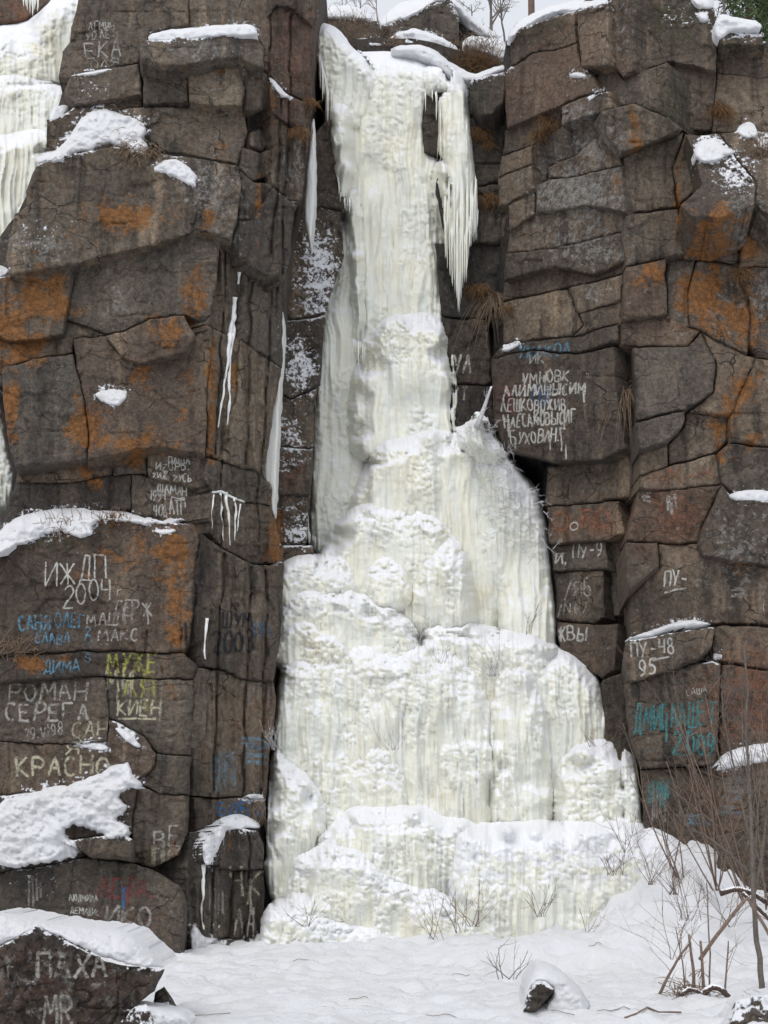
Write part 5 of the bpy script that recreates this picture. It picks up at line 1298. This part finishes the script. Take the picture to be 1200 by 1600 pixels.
def tuft(px, py, size, n, label, mat='grass', droop=1.1, up=(0, -.5, .5), Y=None, w=.0055, spread=.35, fan=.7):
    n = int(n * 1.6)
    Yh = hitY(px, py, 21.0) if Y is None else Y
    L = size * Yh / FOC
    v, f = blade_set(at(px, py, Yh - 0.03), n, L, L * spread, droop, w, int(px * 7 + py), up, fan)
    o = mk('grass_tuft', v, f, M[mat])
    return tag(o, label, 'grass', 'dry grass on the rocks')
tuft(748, 208, 26, 170, 'upper rusty grass clump in the dark gully right of the ice curtain', spread=.3)
tuft(764, 226, 14, 70, 'small rusty grass clump just right of the upper gully clump', spread=.3)
tuft(766, 312, 22, 130, 'rusty grass clump halfway down the right gully wall', spread=.35)
tuft(747, 452, 22, 120, 'dark rusty grass clump low in the gully beside the icicle tips', spread=.35)
tuft(858, 192, 24, 120, 'yellow brown grass hanging in a crack of the right cliff', spread=.35); tuft(842, 212, 24, 90, 'yellow brown grass lower in the same crack of the right cliff', spread=.3)
tuft(1124, 172, 26, 170, 'round golden grass clump on the right cliff left of the snowy bulge', spread=.32)
tuft(466, 205, 22, 120, 'dark brown grass clump on the edge of the left pillar', spread=.3); tuft(485, 160, 18, 80, 'small brown grass clump above the slender ice strip', spread=.3)
tuft(1158, 428, 22, 120, 'brown grass in the orange lichened corner at the right', spread=.35)
tuft(794, 482, 16, 70, 'small golden grass clump above the blue lettering', spread=.3)
tuft(776, 470, 70, 60, 'long pale grass strands hanging beside the right gully', 'grass_pale', 1.4, (0, -.3, .1), spread=.12, fan=.35)
tuft(980, 615, 66, 55, 'long dry grass strands hanging from the dark cleft of the right cliff', 'grass_pale', 1.4, (0, -.3, .1), spread=.12, fan=.35); tuft(990, 670, 18, 60, 'small golden grass below the hanging strands in the cleft', spread=.3)
tuft(205, 236, 20, 140, 'straw grass along the lower edge of the snow drape', 'grass_pale', .9, (0, -.5, .2), spread=1.0); tuft(240, 240, 16, 60, 'straw grass at the right end of the snow drape', 'grass_pale', .9, (0, -.4, .6), spread=.4)
tuft(176, 815, 20, 60, 'dark weeds on the snow crest above the white date', 'grass', .2, (0, -.3, 1), spread=.6); tuft(100, 828, 22, 70, 'dark weeds at the middle of the long ledge crest', 'grass', .3, (0, -.3, 1), spread=1.0)
tuft(25, 1020, 26, 60, 'dry weeds at the left edge beside the blue names', 'grass_pale', .2, (0.3, -.3, .8), spread=.7)
tuft(1190, 240, 30, 90, 'dry weeds rising from the snow at the right edge', 'grass_pale', .1, (0, -.3, 1), spread=.5)
tuft(820, 728, 50, 130, 'brown brush under the white lettered panel', 'grass', .5, (-.3, -.4, .5), spread=.5)
tuft(550, 50, 30, 150, 'brown grass bank left of the skyline boulder', 'grass_pale', .2, (0, -.3, 1), Y=24.6, spread=.9); tuft(742, 100, 34, 220, 'brown brush under the snow cap at the lip', 'grass', .3, (0, -.4, .8), Y=24.2, spread=.6)
tuft(750, 70, 18, 100, 'brown brush poking through the snow right of the skyline boulder', 'grass_pale', .2, (0, -.3, 1), Y=24.2, spread=.9); tuft(615, 66, 12, 60, 'brown stubble along the wavy snow tongue', 'grass_pale', .2, (0, -.3, 1), Y=24.1, spread=.9)
tuft(400, 1258, 22, 40, 'straw tuft hanging under the small snow tuft by the blue lettering', 'grass_pale', 1.0, (0, -.4, .1), spread=.3)
tuft(1080, 1560, 46, 70, 'straw at the foot of the cut stems in the foreground', 'grass_pale', .3, (-.5, -.2, .5), Y=14.9, spread=.5)

def grow(p, d, L, r, depth, rd, out, bend=.25, split=(2, 4), up=.15, ratio=.62, spread=.75):
    n = 6
    P = [np.array(p, float)]; dd = np.array(d, float) / np.linalg.norm(d)
    for i in range(n):
        dd = dd + rd.normal(0, bend / n * 1.6, 3) + np.array([0, 0, up / n]); dd /= np.linalg.norm(dd)
        P.append(P[-1] + dd * L / n)
    P = np.array(P); t = np.linspace(0, 1, n + 1)
    out.append((depth, tube(P, r * (1 - .6 * t) + .0004, 5 if r > .01 else 4 if r > .005 else 3)))
    if depth <= 0: return
    for _ in range(rd.integers(split[0], split[1] + 1)):
        u = rd.uniform(.3, 1.0); i = min(n - 1, int(u * n)); q = P[i] + (P[i + 1] - P[i]) * (u * n - i)
        nd = (P[i + 1] - P[i]) / np.linalg.norm(P[i + 1] - P[i]) + rd.normal(0, spread, 3) * np.array([1, .6, .8])
        grow(q, nd, L * ratio * rd.uniform(.7, 1.15), max(.0011, r * .5), depth - 1, rd, out, bend, split, up, ratio, spread)

def shrub(name, label, cat, base, stems, mat='bark', seed=1, depth=2, group=None, base_spread=.05, **kw):
    """stems: list of (direction, length, radius)"""
    rd = np.random.default_rng(seed)
    root = empty(name, base, label, cat, group)
    for d, L, r in stems:
        out = []
        b = np.array(base) + np.array([rd.normal(0, base_spread), rd.normal(0, .05), -0.06 + (rd.normal(0, base_spread) if base_spread > .1 else 0)])
        grow(b, d, L, r, depth, rd, out, **kw)
        v, f = merge([q for dp, q in out if dp == depth])
        st = mk('stem', v, f, M[mat], root)
        tw = [q for dp, q in out if dp < depth]
        if tw:
            v, f = merge(tw)
            mk('twigs', v, f, M[mat], st)
    return root

def stick(root, pts, Y, w0, w1, mat='bark', name='stem', twigs=0, seed=0, tl=.35, wob=1.0):
    P = np.array(pts, float)
    seg = np.r_[0, np.cumsum(np.hypot(*np.diff(P, axis=0).T))]
    t = np.linspace(0, seg[-1], max(6, int(seg[-1] / 9)))
    x = np.interp(t, seg, P[:, 0]) + wob * vn(t / 30 + seed, t * 0); y = np.interp(t, seg, P[:, 1])
    YY = np.interp(t / seg[-1], np.linspace(0, 1, len(np.atleast_1d(Y))), np.atleast_1d(Y)) if np.ndim(Y) else np.full(t.shape, Y)
    Q = at(x, y, YY); u = t / seg[-1]
    v, f = tube(Q, (w0 + (w1 - w0) * u) * .5 * YY / FOC, 6)
    o = mk(name, v, f, M[mat], root)
    if twigs:
        rd = np.random.default_rng(seed + 3); out = []
        for _ in range(twigs):
            i = rd.integers(int(len(Q) * .3), len(Q) - 1)
            d = (Q[i + 1] - Q[i]) / np.linalg.norm(Q[i + 1] - Q[i]) + rd.normal(0, .6, 3) * np.array([1, .7, .6]) + np.array([0, 0, .3])
            grow(Q[i], d, tl * rd.uniform(.5, 1.4), .0034, 1, rd, out, .3, (1, 3), .2)
        v, f = merge([q for _, q in out])
        mk('twigs', v, f, M[mat], o)
    return o

sap = empty('bare_sapling', V(1189, 1545, 15.2), 'slim bare sapling with grey brown trunk at the lower right', 'sapling')
stick(sap, [(1190, 1545), (1188, 1500), (1181, 1469), (1178, 1420), (1176, 1367), (1174, 1300), (1172, 1225), (1166, 1150), (1168, 1080), (1162, 1010)], [15.2, 15.4, 15.6], 9, 2, 'bark_grey', 'trunk', 34, 2, .8)
stick(sap, [(1174, 1367), (1140, 1335), (1110, 1311), (1092, 1299), (1076, 1296), (1062, 1270)], [15.4, 15.2], 5, 1.5, 'bark_grey', 'branch', 8, 4, .4)
stick(sap, [(1177, 1400), (1190, 1340), (1198, 1270), (1204, 1180)], [15.4, 15.6], 5, 1.5, 'bark_grey', 'branch', 14, 6, .6)
stick(sap, [(1175, 1330), (1160, 1260), (1148, 1200), (1130, 1120), (1128, 1060)], [15.5, 15.7], 4, 1.2, 'bark_grey', 'branch', 16, 8, .6)
lean = empty('fallen_branch', V(1095, 1500, 15.1), 'reddish brown branch leaning from the cut stems up to the sapling', 'branch')
stick(lean, [(1094, 1500), (1120, 1462), (1145, 1430), (1168, 1402), (1190, 1440), (1206, 1470)], 15.1, 6, 5, 'bark', 'stem', 5, 12, .4)
cut = empty('bare_shrub', V(1090, 1550, 15.0), 'cut brown stems standing in the snow at the lower right', 'shrub', )
for pts, a, b, sd_, tw in (([(1029, 1557), (1045, 1525), (1061, 1495), (1078, 1474)], 5, 3, 21, 2), ([(1085, 1545), (1084, 1520), (1080, 1490), (1076, 1460)], 5.5, 3.5, 22, 2), ([(1100, 1555), (1098, 1520), (1096, 1490), (1094, 1470)], 5.5, 3.5, 23, 1), ([(1133, 1545), (1136, 1500), (1138, 1470)], 3, 2, 24, 3), ([(1070, 1545), (1066, 1500), (1056, 1450)], 2.5, 1.5, 25, 3), ([(1108, 1550), (1110, 1490), (1106, 1420), (1104, 1380)], 3, 1.5, 26, 4)):
    stick(cut, pts, 15.0, a, b, 'bark', 'stem', tw, sd_, .25)
rt = empty('root', V(1115, 1560, 14.8), 'gnarled dark root arching out of the snow beside the cut stems', 'root')
stick(rt, [(1090, 1565), (1100, 1550), (1112, 1542), (1128, 1545), (1138, 1558), (1140, 1568)], 14.8, 12, 9, 'root', 'root_arch', 0, 5)
stick(rt, [(1060, 1560), (1072, 1545), (1092, 1548), (1105, 1560)], 14.8, 8, 6, 'root', 'root_arch', 0, 6)
rt2 = empty('root', V(1190, 1425, 17.4), 'dark tangled root on the snow bank behind the sapling', 'root')
stick(rt2, [(1125, 1396), (1150, 1388), (1175, 1395), (1200, 1412)], 18.2, 10, 8, 'root', 'root_arch', 3, 7, .3); stick(rt2, [(1160, 1395), (1185, 1420), (1205, 1440)], 18.1, 7, 6, 'root', 'root_arch', 2, 9, .3)

BX = [(1060, 1350, 18.9, 6, 1.4, 'thin brown shrub at the foot of the right cliff left of the sapling'), (1120, 1370, 18.7, 8, 2.0, 'dense brown shrub in front of the teal lettered wall'), (1165, 1385, 18.4, 8, 2.5, 'tall brown shrub in front of the deep snow cushion'), (1205, 1400, 18.2, 8, 2.7, 'tall brown shrub cut by the right edge')]
for i, (px, py, Y, n, L, lab) in enumerate(BX):
    rd = np.random.default_rng(i + 60)
    st = [((rd.normal(-.12, .30), rd.normal(-.1, .2), 1), L * rd.uniform(.6, 1.1), rd.uniform(.006, .011)) for _ in range(n)]
    shrub('bare_shrub', lab, 'shrub', at(px, py + 14, Y), st, 'bark', i + 70, 2, 'brown shrubs below the right cliff', bend=.22, up=.25, spread=.42, ratio=.42, split=(1, 3))
BK = [(1020, 1375, 18.6, 10, .7, 'thin dead weeds on the snow bank below the ice', 'bark'), (975, 1325, 19.0, 6, .5, 'few dry stalks on the snow shelf right of the ice', 'bark'), (680, 1460, 18.8, 7, .55, 'sparse bare twigs in the snow below the ice mounds', 'bark'), (720, 1450, 18.8, 6, .5, 'small bare twigs right of the sparse ones below the ice mounds', 'bark'), (920, 1455, 18.7, 4, .4, 'thin stalks at the foot of the lowest ice curtain', 'bark'),
      (790, 1520, 14.8, 6, .32, 'little twiggy weed left of the foreground snow mound', 'bark_grey'), (1060, 1490, 16.0, 8, .5, 'fine twigs in the snow left of the cut stems', 'bark'), (655, 1000, 20.3, 8, .42, 'small dry plant frozen on the middle ice ledge', 'bark_frost'), (770, 1050, 20.2, 16, .42, 'grey frosted tuft in the ice hollow at the middle', 'bark_frost'), (820, 985, 20.4, 4, .35, 'lone dry stalks on the ice ledge at the right', 'bark'),
      (615, 1165, 20.0, 12, .35, 'frosted tuft in the face of the big ice curtain', 'bark_frost'), (432, 1165, 19.9, 12, .32, 'frosted weed at the left edge of the ice beside the pillar', 'bark_frost'), (485, 1440, 18.7, 6, .35, 'dark twigs in the snow at the base left of the ice', 'bark'), (1135, 1440, 17.3, 8, .6, 'thin brown twigs between the cut stems and the bank', 'bark'), (1050, 1390, 18.2, 14, .35, 'tangled dead weeds half buried on the snow bank', 'bark'), (960, 1360, 18.6, 12, .3, 'matted dead weeds beside the lowest ice shelf', 'bark'), (1075, 1430, 17.6, 10, .5, 'brown stalks low on the snow bank', 'bark'), (840, 1425, 18.9, 10, .35, 'thin twigs against the lowest ice curtain', 'bark'), (740, 1440, 18.9, 9, .45, 'arching twigs at the left end of the lowest ice curtain', 'bark'), (690, 1030, 20.2, 10, .25, 'frosted weed right of the small dry plant on the ice', 'bark_frost'), (925, 1160, 19.6, 8, .22, 'dry weed on top of the lower right ice dome', 'bark')]
for i, (px, py, Y, n, L, lab, mt) in enumerate(BK):
    rd = np.random.default_rng(i + 160)
    st = [((rd.normal(0, .55), rd.normal(-.3, .3), 1), L * rd.uniform(.6, 1.2), rd.uniform(.0025, .005)) for _ in range(n)]
    shrub('dry_plant', lab, 'plant', at(px, py, Y), st, mt, i + 170, 1, 'dry plants in the snow and ice', bend=.35, up=.1, spread=.5)
# frosted bush and ice-crusted branch on the right shoulder of the ice
rd = np.random.default_rng(5)
for j, (px, py, Y, n, L, lab) in enumerate(((752, 680, 21.0, 26, .26, 'frost white bush round the ice crusted branch'), (772, 720, 21.15, 30, .26, 'frost white bush on the upper right shoulder of the ice'), (805, 770, 21.05, 40, .28, 'frost white bush lower on the right shoulder of the ice'), (832, 830, 21.1, 22, .22, 'frosted weeds at the lower end of the white bushes'))):
    st = [((rd.normal(.1, .8), rd.normal(-.5, .3), rd.normal(0, .8)), L * rd.uniform(.5, 1.1), rd.uniform(.003, .006)) for _ in range(n)]
    shrub('frosted_shrub', lab, 'shrub', at(px, py, Y), st, 'bark_frost', 31 + j, 2, 'frosted bushes on the ice', bend=.7, up=-.3, spread=.8, base_spread=.17)
ib = empty('icy_branch', V(740, 690, 21.0), 'ice crusted broken branch sticking up right of the middle ice dome', 'branch')
ice(ib, 'ice_lump', [(715, 700), (722, 672), (735, 652), (748, 645), (760, 655), (770, 672), (785, 690), (790, 715), (770, 725), (740, 720)], 21.0, dome=22, rec=.3, side=12, sdep=.25, bulb=1.4, ribs=.6, big=.5, rough=4, topsnow=.5)
stick(ib, [(744, 668), (750, 650), (756, 634), (763, 617), (768, 604)], 20.85, 10, 3, 'bark_frost', 'ice_limb', 5, 5, .12, wob=2)

# trees on the plateau
def tree(px, py, Y, L, r, label, seed, mat='bark_grey', depth=4):
    base = at(px, py, Y)
    rd = np.random.default_rng(seed); out = []
    grow(base, (0.02, 0, 1), L, r, depth, rd, out, .22, (3, 5), .2, .58, .55)
    root = empty('bare_tree', base, label, 'tree')
    v, f = merge([q for d, q in out if d == depth]); mk('trunk', v, f, M[mat], root)
    v, f = merge([q for d, q in out if d < depth]); mk('crown', v, f, M[mat], root)
tree(768, 80, 30, 1.35, .05, 'bare forked tree on the skyline right of the boulder', 4)
tree(738, 60, 31, .9, .025, 'slender bare tree just left of the forked skyline tree', 9)
tree(790, 80, 32, 1.5, .03, 'bare tree close to the right cliff on the skyline', 15)
tree(560, 35, 30, .7, .018, 'small bare bush on the skyline left of the boulder', 21, 'bark', 3)
tree(590, 35, 30, .6, .016, 'second small bare bush nearer the skyline boulder', 22, 'bark', 3)
tree(535, 30, 30, .6, .015, 'thin bare bush at the left end of the skyline', 23, 'bark', 3)
pt = empty('pine_tree', V(830, 40, 33), 'straight dark pine trunk just above the right cliff rim', 'tree')
stick(pt, [(830, 120), (830, 40), (829, -60), (828, -300)], 33, 13, 8, 'pinebark', 'trunk', 0, 1)
def pine(px, Y, zb, H, R, label, seed):
    rd = np.random.default_rng(seed)
    b = at(px, 60, Y); b[2] = zb
    root = empty('pine_tree', b, label, 'tree')
    v, f = tube(np.array([b + [0, 0, t * H] for t in np.linspace(0, 1, 8)]), np.linspace(.14, .02, 8), 8)
    mk('trunk', v, f, M['pinebark'], root)
    V_, F_ = [], []; o = 0
    for i in range(9000):
        t = rd.random() ** .8; a = rd.uniform(0, 2 * math.pi); rr = R * (1 - t) * (.25 + .75 * rd.random() ** .5) * (.75 + .25 * math.sin(a * 5 + t * 40))
        c = b + np.array([math.cos(a) * rr, math.sin(a) * rr, H * (.12 + .88 * t) - rr * .25 + rd.normal(0, .06)])
        d = rd.normal(0, 1, 3); d /= np.linalg.norm(d); e = np.cross(d, rd.normal(0, 1, 3)); e /= np.linalg.norm(e) + 1e-9
        s = rd.uniform(.08, .16)
        V_ += [c - d * s, c + e * s * .14, c + d * s, c - e * s * .14]; F_.append([o, o + 1, o + 2, o + 3]); o += 4
    mk('crown', np.array(V_), F_, M['needle'], root)
pine(1172, 30, 15.8, 7.5, 1.7, 'green pine above the right cliff in the top right corner', 3)
pine(1225, 31, 15.8, 8.0, 1.8, 'green pine cut by the frame in the top right corner', 8)
tree(1135, 60, 29, 1.4, .04, 'bare tree beside the green pine above the right cliff', 41)

# litter on the snow
rd = np.random.default_rng(77)
LIT = [(1020, 1580, 'thick dark stick lying on the snow left of the cut stems'), (560, 1565, 'thin twig on the open snow below the middle of the ice'), (720, 1530, 'thin twig on the snow left of the foreground snow mound'), (470, 1500, 'thin twig on the snow near the foot of the left pillar'),
       (880, 1590, 'thin twig on the snow right under the foreground snow mound'), (960, 1585, 'thin twig between the foreground snow mound and the thick stick'), (930, 1478, 'thin twig on the snow under the lowest ice curtain'), (330, 1590, 'thin twig on the snow right of the corner boulder'), (690, 1590, 'thin twig at the bottom edge in the middle of the snow')]
for i, (px, py, lab) in enumerate(LIT):
    d = rays(px, py); Yg = 12.0
    while Yg < 19 and CAM_H + d[2] / d[1] * Yg > float(ground_z(np.array([d[0] / d[1] * Yg]), np.array([Yg]))[0]): Yg += .05
    p = at(px, py, Yg); a = rd.uniform(-.5, .5); L = rd.uniform(.12, .38) if i else .55
    t = np.linspace(-.5, .5, 6)
    X = p[0] + L * t * math.cos(a); Yy = p[1] + L * t * math.sin(a) + .02 * np.sin(t * 6 + i)
    Z = ground_z(X, Yy) + .008 + .01 * np.abs(np.sin(t * 5))
    v, f = tube(np.stack([X, Yy, Z], 1), np.full(6, .0035 if i else .009), 4)
    tag(mk('fallen_twig', v, f, M['bark']), lab, 'twig', 'fallen twigs on the snow')
